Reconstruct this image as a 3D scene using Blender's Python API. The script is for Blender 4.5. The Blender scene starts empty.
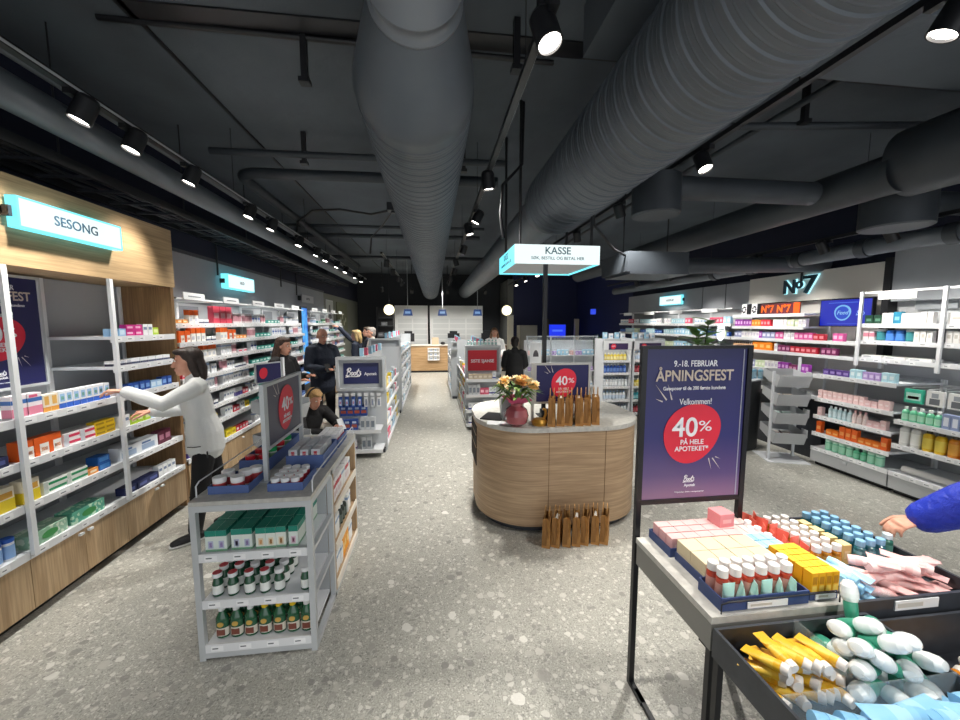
import bpy, bmesh, math, random
from mathutils import Vector, Matrix, Quaternion
random.seed(7)
R = math.radians
SC = bpy.context.scene
COL = SC.collection

# ------------------------------------------------------------------ camera, world, exposure
CAM_H = 1.8
FPX = 380.0
def make_camera():
    cd = bpy.data.cameras.new('camera')
    cd.sensor_fit = 'HORIZONTAL'; cd.sensor_width = 36.0
    cd.lens = FPX / 960.0 * 36.0
    cd.clip_start = 0.02; cd.clip_end = 100
    o = bpy.data.objects.new('camera', cd); COL.objects.link(o)
    d = Vector(((433 - 480) / FPX, -(323 - 360) / FPX, 1.0)).normalized()      # world +Y seen from the camera
    p = math.atan2(-d[1], d[2]); up = Vector((0, math.cos(p), math.sin(p)))
    if up[1] < 0: up = -up
    X = -d.cross(up)
    rows = (X, d, up)                                                          # world axes in camera (right, up, forward)
    m = Matrix(((X[0], X[1], -X[2], 0), (d[0], d[1], -d[2], 0), (up[0], up[1], -up[2], CAM_H), (0, 0, 0, 1)))
    o.matrix_world = m
    SC.camera = o
make_camera()
w = bpy.data.worlds.new('world'); SC.world = w; w.use_nodes = True
w.node_tree.nodes['Background'].inputs[0].default_value = (0.74, 0.76, 0.78, 1)
w.node_tree.nodes['Background'].inputs[1].default_value = 1.75
SC.view_settings.view_transform = 'Standard'; SC.view_settings.look = 'None'
SC.view_settings.gamma = 1.0; SC.view_settings.use_curve_mapping = False
SC.view_settings.exposure = 0.1
SPOT_W = 190.0

# ------------------------------------------------------------------ materials
def lin(c):
    if isinstance(c, str):
        c = tuple(int(c[i:i + 2], 16) / 255 for i in (0, 2, 4))
    return tuple((v / 12.92 if v <= 0.04045 else ((v + 0.055) / 1.055) ** 2.4) for v in c[:3]) + (1.0,)
_mats = {}
def mat(col, rough=0.5, metal=0.0, emit=0.0, trans=0.0, alpha=1.0, coat=0.0, key=None):
    k = (col, rough, metal, emit, trans, alpha, coat)
    if k in _mats: return _mats[k]
    m = bpy.data.materials.new('mat_' + str(len(_mats))); m.use_nodes = True
    b = m.node_tree.nodes['Principled BSDF']
    b.inputs['Base Color'].default_value = lin(col) if not emit else (0.02, 0.02, 0.02, 1)
    b.inputs['Roughness'].default_value = rough; b.inputs['Metallic'].default_value = metal
    b.inputs['Coat Weight'].default_value = coat
    if emit:
        b.inputs['Emission Color'].default_value = lin(col); b.inputs['Emission Strength'].default_value = emit
    if trans: b.inputs['Transmission Weight'].default_value = trans; b.inputs['IOR'].default_value = 1.4
    if alpha < 1: b.inputs['Alpha'].default_value = alpha
    _mats[k] = m
    return m
def nodes_mat(name):
    m = bpy.data.materials.new(name); m.use_nodes = True
    nt = m.node_tree; return m, nt, nt.nodes, nt.links, nt.nodes['Principled BSDF']
def ramp(N, stops, interp='LINEAR'):
    r = N.new('ShaderNodeValToRGB'); r.color_ramp.interpolation = interp
    e = r.color_ramp.elements
    while len(e) < len(stops): e.new(0.5)
    for i, (p, c) in enumerate(stops): e[i].position = p; e[i].color = lin(c) if isinstance(c, str) else c
    return r
def mix(N, Lk, fac, a, b, mode='MIX'):
    m = N.new('ShaderNodeMix'); m.data_type = 'RGBA'; m.blend_type = mode
    if isinstance(fac, (int, float)): m.inputs[0].default_value = fac
    else: Lk.new(fac, m.inputs[0])
    for i, v in ((6, a), (7, b)):
        if isinstance(v, (tuple, list)): m.inputs[i].default_value = v
        else: Lk.new(v, m.inputs[i])
    return m.outputs[2]
def coords(N, Lk, scale=(1, 1, 1), rot=(0, 0, 0), kind='Object'):
    t = N.new('ShaderNodeTexCoord'); mp = N.new('ShaderNodeMapping')
    mp.inputs['Scale'].default_value = scale; mp.inputs['Rotation'].default_value = rot
    Lk.new(t.outputs[kind], mp.inputs[0]); return mp.outputs[0]
def noise(N, Lk, vec, scale, detail=4, rough=0.5, dist=0.0):
    n = N.new('ShaderNodeTexNoise'); n.inputs['Scale'].default_value = scale; n.inputs['Detail'].default_value = detail
    n.inputs['Roughness'].default_value = rough; n.inputs['Distortion'].default_value = dist
    Lk.new(vec, n.inputs['Vector']); return n

def terrazzo(name, base='aeada5', gloss=0.3, sc=1.0):
    m, nt, N, Lk, b = nodes_mat(name)
    v = coords(N, Lk, (sc, sc, sc))
    nz = noise(N, Lk, v, 14, 3)
    sub = N.new('ShaderNodeVectorMath'); sub.operation = 'MULTIPLY_ADD'
    Lk.new(nz.outputs['Color'], sub.inputs[0]); sub.inputs[1].default_value = (0.05, 0.05, 0.05); Lk.new(v, sub.inputs[2])
    big = noise(N, Lk, v, 1.1, 3)
    col = mix(N, Lk, big.outputs[0], lin('a6a59e'), lin(base))
    fine = noise(N, Lk, v, 130, 2)
    fr = ramp(N, [(0.35, (0.72, 0.72, 0.72, 1)), (0.65, (1.18, 1.18, 1.16, 1))]); Lk.new(fine.outputs[0], fr.inputs[0])
    col = mix(N, Lk, 1.0, col, fr.outputs[0], 'MULTIPLY')
    for scale, thr, pal, keep in ((70, 0.36, ['8c8b86', 'c6c5bd', 'a3a199', 'd2d0c8', '7c7b77'], 0.15), (30, 0.38, ['8c8b86', 'c9c7bf', 'a2a099', 'b5b3ab', 'd2d0c8'], 0.45),
                                  (15, 0.34, ['85847f', 'b3b1a9', 'c8c6be', '9a9892', 'd6d4cc'], 0.68), (7, 0.25, ['d6d4cd', '9a9892', 'dddbd4', 'b5b3ab', '8c8b86'], 0.84)):
        vo = N.new('ShaderNodeTexVoronoi'); vo.inputs['Scale'].default_value = scale; Lk.new(sub.outputs[0], vo.inputs['Vector'])
        lt = N.new('ShaderNodeMath'); lt.operation = 'LESS_THAN'; Lk.new(vo.outputs['Distance'], lt.inputs[0]); lt.inputs[1].default_value = thr
        sp = N.new('ShaderNodeSeparateColor'); Lk.new(vo.outputs['Color'], sp.inputs[0])
        gt = N.new('ShaderNodeMath'); gt.operation = 'GREATER_THAN'; Lk.new(sp.outputs[0], gt.inputs[0]); gt.inputs[1].default_value = keep
        mu = N.new('ShaderNodeMath'); mu.operation = 'MULTIPLY'; Lk.new(lt.outputs[0], mu.inputs[0]); Lk.new(gt.outputs[0], mu.inputs[1])
        cr = ramp(N, [(i / len(pal), c) for i, c in enumerate(pal)], 'CONSTANT'); Lk.new(sp.outputs[1], cr.inputs[0])
        f = N.new('ShaderNodeMath'); f.operation = 'MULTIPLY'; Lk.new(mu.outputs[0], f.inputs[0]); f.inputs[1].default_value = 0.8
        col = mix(N, Lk, f.outputs[0], col, cr.outputs[0])
    Lk.new(col, b.inputs['Base Color']); b.inputs['Roughness'].default_value = gloss
    return m
def oak(name, dark, light, axis=2, tint=1.0):
    m, nt, N, Lk, b = nodes_mat(name)
    s = [14, 14, 14] if axis != 'h' else [1.1, 1.1, 14]
    if axis != 'h': s[axis] = 1.1
    v = coords(N, Lk, tuple(s))
    n1 = noise(N, Lk, v, 1.3, 6, 0.62, 0.6)
    r1 = ramp(N, [(0.3, dark), (0.72, light)]); Lk.new(n1.outputs[0], r1.inputs[0])
    s2 = [90, 90, 90] if axis != 'h' else [3, 3, 90]
    if axis != 'h': s2[axis] = 3
    v2 = coords(N, Lk, tuple(s2)); n2 = noise(N, Lk, v2, 1.0, 3)
    r2 = ramp(N, [(0.35, (0.8, 0.78, 0.75, 1)), (0.6, (1.05, 1.05, 1.05, 1))]); Lk.new(n2.outputs[0], r2.inputs[0])
    Lk.new(mix(N, Lk, 1.0, r1.outputs[0], r2.outputs[0], 'MULTIPLY'), b.inputs['Base Color'])
    b.inputs['Roughness'].default_value = 0.5
    return m
def noisy(name, a, c, scale, rough=0.6, bump=0.0, bscale=None, detail=4, metal=0.0):
    m, nt, N, Lk, b = nodes_mat(name)
    v = coords(N, Lk)
    n = noise(N, Lk, v, scale, detail)
    r = ramp(N, [(0.3, a), (0.7, c)]); Lk.new(n.outputs[0], r.inputs[0]); Lk.new(r.outputs[0], b.inputs['Base Color'])
    b.inputs['Roughness'].default_value = rough; b.inputs['Metallic'].default_value = metal
    if bump:
        n2 = noise(N, Lk, v, bscale or scale, 5, 0.6, 0.4); bp = N.new('ShaderNodeBump'); bp.inputs['Strength'].default_value = bump; bp.inputs['Distance'].default_value = 0.02
        Lk.new(n2.outputs[0], bp.inputs['Height']); Lk.new(bp.outputs[0], b.inputs['Normal'])
    return m
M_FLOOR = terrazzo('terrazzo_floor')
M_STONE = noisy('stone_top', 'b0afa9', 'c8c6bf', 30, 0.45)
M_OAKV = oak('oak_vertical', 'a78a67', 'c6ab87', 2)
M_OAKH = oak('oak_horizontal', '9c8260', 'bda17a', 1)
M_OAKX = oak('oak_across', '9c7b55', 'bd9d74', 0)
M_OAKD = oak('oak_dark', '7d6040', '9c7b55', 2)
M_CEIL = noisy('ceiling_paint', '4a5158', '596169', 1.2, 0.9, 0.2, 8)
M_DUCT = noisy('duct_grey', '565d64', '61686f', 3, 0.5, 0.0, metal=0.25)
M_DUCTD = noisy('duct_dark', '33383e', '3d4349', 3, 0.55, metal=0.2)
M_NAVYWALL = mat('141a30', 0.8)
M_BLACK = mat('15161a', 0.45)
M_BLACKM = mat('1c1d21', 0.35, 0.3)
M_CHAR = noisy('charcoal_metal', '2f3238', '383c43', 20, 0.42)
M_WHITE = mat('e4e6e8', 0.4)
M_SHELF = mat('dcdfe3', 0.38)
M_GREYP = mat('a9adb1', 0.5)
M_PANEL = mat('b9bcbf', 0.55)
M_SILVER = mat('c3c7ca', 0.38, 0.2)
M_WALLG = noisy('wall_grey', '8f9499', '979ca1', 2, 0.7)
M_CARD = noisy('kraft_paper', 'a9783f', 'bb8a4e', 40, 0.75)
M_TRAY = mat('566ca2', 0.55)
M_CLEAR = mat('eef6f8', 0.05, 0, 0, 0.0, 0.13)
M_SKIN = noisy('skin', 'c98f76', 'd6a189', 18, 0.55)
M_NAVY = mat('1d1f52', 0.45)
M_RED = mat('d41f3c', 0.45)
M_TXT = mat('f0f1f6', 0.5)

# ------------------------------------------------------------------ mesh builder
class MB:
    def __init__(s): s.v = []; s.f = []; s.m = []; s.sm = []; s.ml = []
    def mi(s, m):
        if m not in s.ml: s.ml.append(m)
        return s.ml.index(m)
    def add(s, vs, fs, m, smooth=False):
        o = len(s.v); s.v += [tuple(v) for v in vs]; k = s.mi(m)
        for f in fs: s.f.append([i + o for i in f]); s.m.append(k); s.sm.append(smooth)
        return s
    def box(s, x0, y0, z0, x1, y1, z1, m):
        return s.add([(x0, y0, z0), (x1, y0, z0), (x1, y1, z0), (x0, y1, z0), (x0, y0, z1), (x1, y0, z1), (x1, y1, z1), (x0, y1, z1)],
                     [(3, 2, 1, 0), (4, 5, 6, 7), (0, 1, 5, 4), (1, 2, 6, 5), (2, 3, 7, 6), (3, 0, 4, 7)], m)
    def quad(s, a, b, c, d, m): return s.add([a, b, c, d], [(0, 1, 2, 3)], m)
    def cyl(s, p0, p1, r, m, n=12, r1=None, cap=True, smooth=True):
        p0 = Vector(p0); p1 = Vector(p1); r1 = r if r1 is None else r1
        t = (p1 - p0).normalized(); a = t.orthogonal().normalized(); b = t.cross(a)
        vs = []
        for p, q in ((p0, r), (p1, r1)):
            for i in range(n):
                th = 2 * math.pi * i / n; vs.append(p + (a * math.cos(th) + b * math.sin(th)) * q)
        s.add(vs, [(i, (i + 1) % n, n + (i + 1) % n, n + i) for i in range(n)], m, smooth)
        if cap: s.add(vs[:n], [tuple(reversed(range(n)))], m); s.add(vs[n:], [tuple(range(n))], m)
        return s
    def lathe(s, prof, m, c=(0, 0, 0), n=16, sx=1.0, sy=1.0, axis='z', smooth=True):
        ms = m if isinstance(m, (list, tuple)) else [m] * (len(prof) - 1)
        def P(r, h, th):
            x, y = r * math.cos(th) * sx, r * math.sin(th) * sy
            p = (x, y, h) if axis == 'z' else ((x, -h, y) if axis == '-y' else ((x, h, -y) if axis == 'y' else (h, x, y)))
            return (p[0] + c[0], p[1] + c[1], p[2] + c[2])
        for k in range(len(prof) - 1):
            (r0, z0), (r1, z1) = prof[k], prof[k + 1]
            if r0 < 1e-6 and r1 < 1e-6: continue
            vs = [P(r0, z0, 2 * math.pi * i / n) for i in range(n)] + [P(r1, z1, 2 * math.pi * i / n) for i in range(n)]
            flat = abs(z1 - z0) < 1e-5
            if r0 < 1e-6: s.add(vs[n:] + [P(0, z0, 0)], [(n, (i + 1) % n, i) for i in range(n)], ms[k], smooth and not flat)
            elif r1 < 1e-6: s.add(vs[:n] + [P(0, z1, 0)], [(i, (i + 1) % n, n) for i in range(n)], ms[k], smooth and not flat)
            else: s.add(vs, [(i, (i + 1) % n, n + (i + 1) % n, n + i) for i in range(n)], ms[k], smooth and not flat)
        return s
    def prism(s, poly, z0, z1, m, smooth=False):
        n = len(poly); vs = [(x, y, z0) for x, y in poly] + [(x, y, z1) for x, y in poly]
        s.add(vs, [(i, (i + 1) % n, n + (i + 1) % n, n + i) for i in range(n)], m, smooth)
        s.add(vs[:n], [tuple(reversed(range(n)))], m); s.add(vs[n:], [tuple(range(n))], m)
        return s
    def plate(s, poly, y0, y1, m):                      # polygon in the x-z plane, extruded along y
        n = len(poly); vs = [(x, y0, z) for x, z in poly] + [(x, y1, z) for x, z in poly]
        s.add(vs, [(i, (i + 1) % n, n + (i + 1) % n, n + i) for i in range(n)], m)
        s.add(vs[:n], [tuple(range(n))], m); s.add(vs[n:], [tuple(reversed(range(n)))], m)
        return s
    def tube(s, pts, r, m, n=6, closed=False):
        pts = [Vector(p) for p in pts]; K = len(pts); rings = []
        nrm = None
        for i, p in enumerate(pts):
            if closed: t = (pts[(i + 1) % K] - pts[i - 1])
            else: t = (pts[min(i + 1, K - 1)] - pts[max(i - 1, 0)])
            t = t.normalized() if t.length > 1e-9 else Vector((0, 0, 1))
            if nrm is None: nrm = t.orthogonal().normalized()
            nrm = (nrm - t * nrm.dot(t)); nrm = nrm.normalized() if nrm.length > 1e-6 else t.orthogonal().normalized()
            b = t.cross(nrm); rr = r[i] if isinstance(r, (list, tuple)) else r
            rings.append([p + (nrm * math.cos(2 * math.pi * j / n) + b * math.sin(2 * math.pi * j / n)) * rr for j in range(n)])
        vs = [v for ring in rings for v in ring]
        fs = []
        for i in range(K if closed else K - 1):
            q = (i + 1) % K
            for j in range(n): fs.append((i * n + j, i * n + (j + 1) % n, q * n + (j + 1) % n, q * n + j))
        s.add(vs, fs, m, True)
        if not closed: s.add(rings[0], [tuple(reversed(range(n)))], m); s.add(rings[-1], [tuple(range(n))], m)
        return s
    def ell(s, c, rx, ry, rz, m, q=None, n=16, k=10):
        c = Vector(c); vs = [];
        for j in range(1, k):
            ph = math.pi * j / k
            for i in range(n):
                th = 2 * math.pi * i / n
                p = Vector((rx * math.sin(ph) * math.cos(th), ry * math.sin(ph) * math.sin(th), rz * math.cos(ph)))
                vs.append(c + (q @ p if q else p))
        top = c + (q @ Vector((0, 0, rz)) if q else Vector((0, 0, rz))); bot = c - (top - c)
        fs = [(j * n + i, (j + 1) * n + i, (j + 1) * n + (i + 1) % n, j * n + (i + 1) % n) for j in range(k - 2) for i in range(n)]
        o = len(vs); vs += [top, bot]
        fs += [(o, i, (i + 1) % n) for i in range(n)] + [(o + 1, (k - 2) * n + (i + 1) % n, (k - 2) * n + i) for i in range(n)]
        return s.add(vs, fs, m, True)
    def limb(s, pts, rad, m, side=(1, 0, 0), flat=1.0, n=14):
        """elliptic sections along a polyline; rad = half widths along side, flat scales the other axis; rounded ends"""
        pts = [Vector(p) for p in pts]; K = len(pts); side = Vector(side).normalized(); vs = []
        fl = flat if isinstance(flat, (list, tuple)) else [flat] * K
        P, RR, FF = [], [], []
        t0 = (pts[1] - pts[0]).normalized(); t1 = (pts[-1] - pts[-2]).normalized()
        for a, c in ((-0.95, 0.3), (-0.6, 0.8)): P.append(pts[0] + t0 * a * rad[0] * min(1, fl[0]) * 0.8); RR.append(rad[0] * c); FF.append(fl[0])
        P += pts; RR += list(rad); FF += fl
        for a, c in ((0.6, 0.8), (0.95, 0.3)): P.append(pts[-1] + t1 * a * rad[-1] * min(1, fl[-1]) * 0.8); RR.append(rad[-1] * c); FF.append(fl[-1])
        KK = len(P)
        for i, p in enumerate(P):
            t = (P[min(i + 1, KK - 1)] - P[max(i - 1, 0)]).normalized()
            u = side - t * side.dot(t); u = u.normalized() if u.length > 1e-4 else t.orthogonal().normalized()
            v = t.cross(u)
            for j in range(n):
                th = 2 * math.pi * j / n; vs.append(p + u * math.cos(th) * RR[i] + v * math.sin(th) * RR[i] * FF[i])
        fs = [(i * n + j, i * n + (j + 1) % n, (i + 1) * n + (j + 1) % n, (i + 1) * n + j) for i in range(KK - 1) for j in range(n)]
        fs += [tuple(reversed(range(n))), tuple(range((KK - 1) * n, KK * n))]
        return s.add(vs, fs, m, True)
    def mesh(s, name):
        me = bpy.data.meshes.new(name); me.from_pydata(s.v, [], s.f)
        for m in s.ml: me.materials.append(m)
        me.polygons.foreach_set('material_index', s.m); me.polygons.foreach_set('use_smooth', s.sm)
        me.update(); return me

def clean(n):
    return n
def link(name, data, parent=None, loc=(0, 0, 0), rot=(0, 0, 0)):
    o = bpy.data.objects.new(name, data); COL.objects.link(o)
    o.location = loc; o.rotation_euler = rot
    if parent: o.parent = parent
    return o
def obj(name, mb, parent=None, loc=(0, 0, 0), rot=(0, 0, 0)):
    return link(name, mb.mesh(name) if isinstance(mb, MB) else mb, parent, loc, rot)
def tag(o, label, cat, group=None):
    o['label'] = label; o['category'] = cat
    if group: o['group'] = group
    return o
def thing(name, label, cat, loc=(0, 0, 0), rz=0.0, group=None):
    o = link(name, None, None, loc, (0, 0, R(rz))); o.empty_display_size = 0.05
    return tag(o, label, cat, group)
def struct(name, mb): o = obj(name, mb); o['kind'] = 'structure'; return o
class Fr:                                               # a local frame: x along the front, -y out of the front, z up
    def __init__(s, x, y, rz, z=0.0): s.o = Vector((x, y, z)); s.rz = rz; s.c = math.cos(R(rz)); s.s = math.sin(R(rz))
    def pt(s, x, y, z): return (s.o.x + x * s.c - y * s.s, s.o.y + x * s.s + y * s.c, s.o.z + z)

_W1 = 'first second third fourth fifth sixth seventh eighth ninth tenth eleventh twelfth thirteenth fourteenth fifteenth sixteenth seventeenth eighteenth nineteenth'.split()
_W2 = {2: 'twent', 3: 'thirt', 4: 'fort', 5: 'fift', 6: 'sixt', 7: 'sevent', 8: 'eight', 9: 'ninet'}
def ordw(i):
    if i < 20: return _W1[i - 1]
    t, u = divmod(i, 10)
    return _W2[t] + 'ieth' if u == 0 else _W2[t] + 'y-' + _W1[u - 1]

# ------------------------------------------------------------------ lettering
def text_mesh(body, size, m, ext=0.0008, bold=0.0, width=None, align='CENTER', shear=0.0, lspace=1.0):
    cu = bpy.data.curves.new('lettering', 'FONT'); cu.body = body; cu.size = size; cu.extrude = ext; cu.offset = bold * size
    cu.align_x = align; cu.align_y = 'CENTER'; cu.resolution_u = 4; cu.shear = shear; cu.space_character = lspace
    o = bpy.data.objects.new('lettering', cu); COL.objects.link(o)
    bpy.context.view_layer.update()
    me = bpy.data.meshes.new_from_object(o.evaluated_get(bpy.context.evaluated_depsgraph_get()))
    bpy.data.objects.remove(o); bpy.data.curves.remove(cu)
    xs = [v.co.x for v in me.vertices]; w0 = (max(xs) - min(xs)) if xs else 1
    kx = width / w0 if width else 1.0
    for v in me.vertices: v.co = Vector((v.co.x * kx, -v.co.z, v.co.y))
    me.materials.clear(); me.materials.append(m)
    me.name = 'lettering'
    return me
def text(parent, body, x, y, z, size, m, **k):
    return obj(k.pop('name', 'lettering'), text_mesh(body, size, m, **k), parent, (x, y, z))
SCRIPT = [[(0.16, 0.08), (0.2, 0.5), (0.3, 0.95)], [(0.1, 0.72), (0.2, 0.95), (0.42, 1.02), (0.55, 0.88), (0.48, 0.68), (0.26, 0.56), (0.5, 0.5), (0.56, 0.3), (0.42, 0.1), (0.2, 0.05), (0.04, 0.14)],
          [(0.88, 0.42), (0.78, 0.5), (0.68, 0.42), (0.65, 0.25), (0.74, 0.12), (0.86, 0.2), (0.9, 0.38), (1.0, 0.42)], [(1.2, 0.42), (1.1, 0.5), (1.0, 0.42), (0.97, 0.25), (1.06, 0.12), (1.18, 0.2), (1.22, 0.38), (1.34, 0.44)],
          [(1.5, 0.92), (1.38, 0.5), (1.36, 0.2), (1.46, 0.1), (1.58, 0.2)], [(1.26, 0.62), (1.66, 0.66)], [(1.84, 0.52), (1.72, 0.54), (1.68, 0.42), (1.82, 0.28), (1.76, 0.12), (1.6, 0.14)],
          [(0.02, -0.1), (0.6, -0.04), (1.2, -0.06), (1.74, 0.0)]]
def script_logo(parent, x, y, z, width, m, r=0.05, name='emblem'):
    k = width / 2.0; b = MB()
    for st in SCRIPT:
        pts = []
        for i in range(len(st) - 1):                    # Catmull-Rom through the pen points
            p0 = st[max(i - 1, 0)]; p1 = st[i]; p2 = st[i + 1]; p3 = st[min(i + 2, len(st) - 1)]
            for q in range(4):
                t = q / 4
                f = [0.5 * (2 * p1[d] + (p2[d] - p0[d]) * t + (2 * p0[d] - 5 * p1[d] + 4 * p2[d] - p3[d]) * t * t + (3 * p1[d] - p0[d] - 3 * p2[d] + p3[d]) * t ** 3) for d in (0, 1)]
                pts.append(f)
        pts.append(st[-1])
        b.tube([((px + py * 0.16 - 1.0) * k, 0, (py - 0.45) * k) for px, py in pts], r * k, m, 6)
    b.v = [(vx, vy * 0.25, vz) for vx, vy, vz in b.v]
    return obj(name, b, parent, (x, y, z))
def egg(mb, cx, cz, w, h, y, m, tilt=0.25, n=40):
    vs = []
    for i in range(n):
        th = 2 * math.pi * i / n
        x = math.cos(th) * w / 2; z = math.sin(th) * h / 2
        x *= 1 + 0.10 * math.sin(th); vs.append((cx + x + z * tilt, cz + z))
    mb.plate(vs, y, y + 0.002, m)
def sparks(mb, cx, cz, s, y, m, flip=1):
    for a, l in ((100, 0.9), (128, 1.15), (155, 0.75)):
        dx, dz = math.cos(R(a)), math.sin(R(a)); px, pz = -dz, dx
        x0, z0 = cx + flip * (dx * .32 - (a - 128) * .003) * s, cz + flip * (dz * 0.32 + (a - 128) * .002) * s; x1, z1 = cx + flip * dx * l * s, cz + flip * dz * l * s
        mb.plate([(x0 - px * .03 * s, z0 - pz * .03 * s), (x0 + px * .03 * s, z0 + pz * .03 * s), (x1, z1)], y, y + 0.001, m)

# ------------------------------------------------------------------ product prototypes
class Proto: pass
def _pr(name, cat, desc, w, d, h, root, kids=()):
    p = Proto(); p.name = name; p.cat = cat; p.desc = desc; p.w = w; p.d = d; p.h = h; p.root = root; p.kids = kids; return p
def carton(desc, w, d, h, base, bands=(), name='medicine_carton', cat='carton', top=None, side=None):
    b = MB(); mb_ = mat(base, 0.45)
    b.box(-w / 2, -d / 2, 0, w / 2, d / 2, h, mb_)
    e = 0.0006
    for u0, u1, v0, v1, c in bands:
        b.quad((-w / 2 + u0 * w, -d / 2 - e, v0 * h), (-w / 2 + u1 * w, -d / 2 - e, v0 * h), (-w / 2 + u1 * w, -d / 2 - e, v1 * h), (-w / 2 + u0 * w, -d / 2 - e, v1 * h), mat(c, 0.45))
        if u0 <= 0 and u1 >= 1:
            for sx in (-1, 1):
                q = [(sx * (w / 2 + e), -d / 2, v0 * h), (sx * (w / 2 + e), d / 2, v0 * h), (sx * (w / 2 + e), d / 2, v1 * h), (sx * (w / 2 + e), -d / 2, v1 * h)]
                b.quad(*(q if sx > 0 else q[::-1]), mat(c, 0.45))
    if top: b.quad((-w / 2, -d / 2, h + e), (w / 2, -d / 2, h + e), (w / 2, d / 2, h + e), (-w / 2, d / 2, h + e), mat(top, 0.45))
    return _pr(name, cat, desc, w, d, h, b.mesh(name))
def bottle(desc, r, h, body, cap, label=None, shape='round', name='bottle', cat='bottle', flat=1.0, clear=False, n=14, caph=0.18, capr=0.45, band=None, parts=True):
    mbod = mat(body, 0.15 if clear else 0.3, 0, 0, 0.0, 1.0, 0.3); ml = mat(label, 0.5) if label else mbod; mb2 = mat(band, 0.5) if band else ml
    hb = h * (1 - caph)
    if shape == 'round': prof = [(0, 0), (r * .92, 0), (r, .02 * hb), (r, .14 * hb), (r, .42 * hb), (r, .62 * hb), (r, .72 * hb), (r * .85, .86 * hb), (r * capr, .95 * hb), (r * capr * .95, hb), (0, hb)]
    elif shape == 'jar': prof = [(0, 0), (r * .94, 0), (r, .04 * hb), (r, .12 * hb), (r, .5 * hb), (r, .85 * hb), (r, .95 * hb), (r * .93, hb), (0, hb)]
    else: prof = [(0, 0), (r * .9, 0), (r, .03 * hb), (r, .15 * hb), (r, .5 * hb), (r, .75 * hb), (r * .96, .9 * hb), (r * .7, .98 * hb), (r * capr, hb), (0, hb)]
    ms = [mbod] * (len(prof) - 1); ms[3] = ml; ms[4] = mb2
    b = MB().lathe(prof, ms, n=n, sy=flat)
    cr = r * 1.02 if shape == 'jar' else r * capr * 1.15
    c = MB().lathe([(0, hb), (cr, hb), (cr, h * .985), (cr * .9, h), (0, h)], mat(cap, 0.35), n=n, sy=flat if shape == 'jar' else 1)
    if not parts:
        for i, f in enumerate(c.f): b.add([c.v[j] for j in f], [tuple(range(len(f)))], c.ml[0], c.sm[i])
        return _pr(name, cat, desc, 2 * r, 2 * r * flat, h, b.mesh(name))
    return _pr(name, cat, desc, 2 * r, 2 * r * flat, h, b.mesh(name), [('cap', c.mesh('cap'))])
def tubep(desc, w, h, body, cap, name='cream_tube', cat='tube', label=None, capup=False, caph=0.18, r=None, tip=None):
    """cosmetics tube: round cap end, flat crimped end; stands on its cap unless capup"""
    r = r or w * 0.36; n = 16; K = 6; hc = h * caph; b = MB(); rings = []
    for k in range(K + 1):
        t = k / K; z = hc + (h - hc) * t
        rx = r + (w / 2 - r) * t; ry = r * (1 - t) ** 0.8 + 0.0012
        rings.append([(rx * math.cos(2 * math.pi * i / n), ry * math.sin(2 * math.pi * i / n), z) for i in range(n)])
    vs = [v for q in rings for v in q]
    mbod = mat(body, 0.35); ml = mat(label, 0.4) if label else mbod
    for k in range(K):
        b.add(rings[k] + rings[k + 1], [(i, (i + 1) % n, n + (i + 1) % n, n + i) for i in range(n)], ml if k in (1, 2) else mbod, True)
    b.add(rings[0], [tuple(reversed(range(n)))], mbod); b.add(rings[-1], [tuple(range(n))], mbod)
    c = MB().lathe([(0, 0), (r * .92, 0), (r * .98, .01), (r * .98, hc), (0, hc)], mat(cap, 0.35), n=n)
    if capup:
        for m_ in (b, c): m_.v = [(x, -y, h - z) for x, y, z in m_.v]
    return _pr(name, cat, desc, w, 2 * r, h, b.mesh(name), [('cap', c.mesh('cap'))])
def put(p, loc, rz=0.0, label='', group=None, rot=None):
    o = link(p.name, p.root, None, loc, rot if rot else (0, 0, R(rz)))
    tag(o, label, p.cat, group)
    for nme, me in p.kids: link(nme, me, o)
    return o
_seen = {}
def numbered(desc, place, extra=''):
    k = (desc, place, extra); _seen[k] = _seen.get(k, 0) + 1
    return f"{ordw(_seen[k])} from left of {extra}{desc} {place}".replace(" ,", ",")
def fill(fr, x0, x1, z, segs, place, yo=0.015, gap=0.006, jit=2.0):
    """segs: (proto, count[, stack]) set side by side along a shelf front"""
    x = x0
    for sg in segs:
        p, n = sg[0], sg[1]; st = sg[2] if len(sg) > 2 else 1
        if p is None: x += n; continue
        for i in range(n):
            if x + p.w > x1: return x
            for s in range(st):
                put(p, fr.pt(x + p.w / 2, yo + p.d / 2 + random.uniform(0, .006), z + s * (p.h + 0.0006)), fr.rz + random.uniform(-jit, jit),
                    numbered(p.desc, place, ('upper ' if s == st - 1 else 'lower ' if s == 0 else 'middle ') if st > 1 else ''), p.desc + ' ' + place)
            x += p.w + gap
    return x
_mass = {}                                              # products beyond the three hundred nearest of a kind
def rfill(fr, x0, x1, z, pal, place, yo=0.015, gap=0.008, run=(2, 5), merge=False):
    x = x0; last = None
    while merge and x < x1 - 0.03:
        p = random.choice(pal)
        for i in range(random.randint(*run)):
            if x + p.w > x1: break
            m = Matrix.Translation(fr.pt(x + p.w / 2, yo + p.d / 2, z)) @ Matrix.Rotation(R(fr.rz), 4, 'Z')
            for me in [p.root] + [k[1] for k in p.kids]: _mass.setdefault(p.cat, []).append((me, m))
            x += p.w + gap
        x += random.uniform(.004, .02)
    while x < x1 - 0.03:
        p = random.choice([q for q in pal if q is not last] or pal); last = p
        nx = fill(fr, x, x1, z, [(p, random.randint(*run))], place, yo, gap)
        if nx <= x + 1e-6: break
        x = nx + random.uniform(0.0, 0.02)

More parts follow.
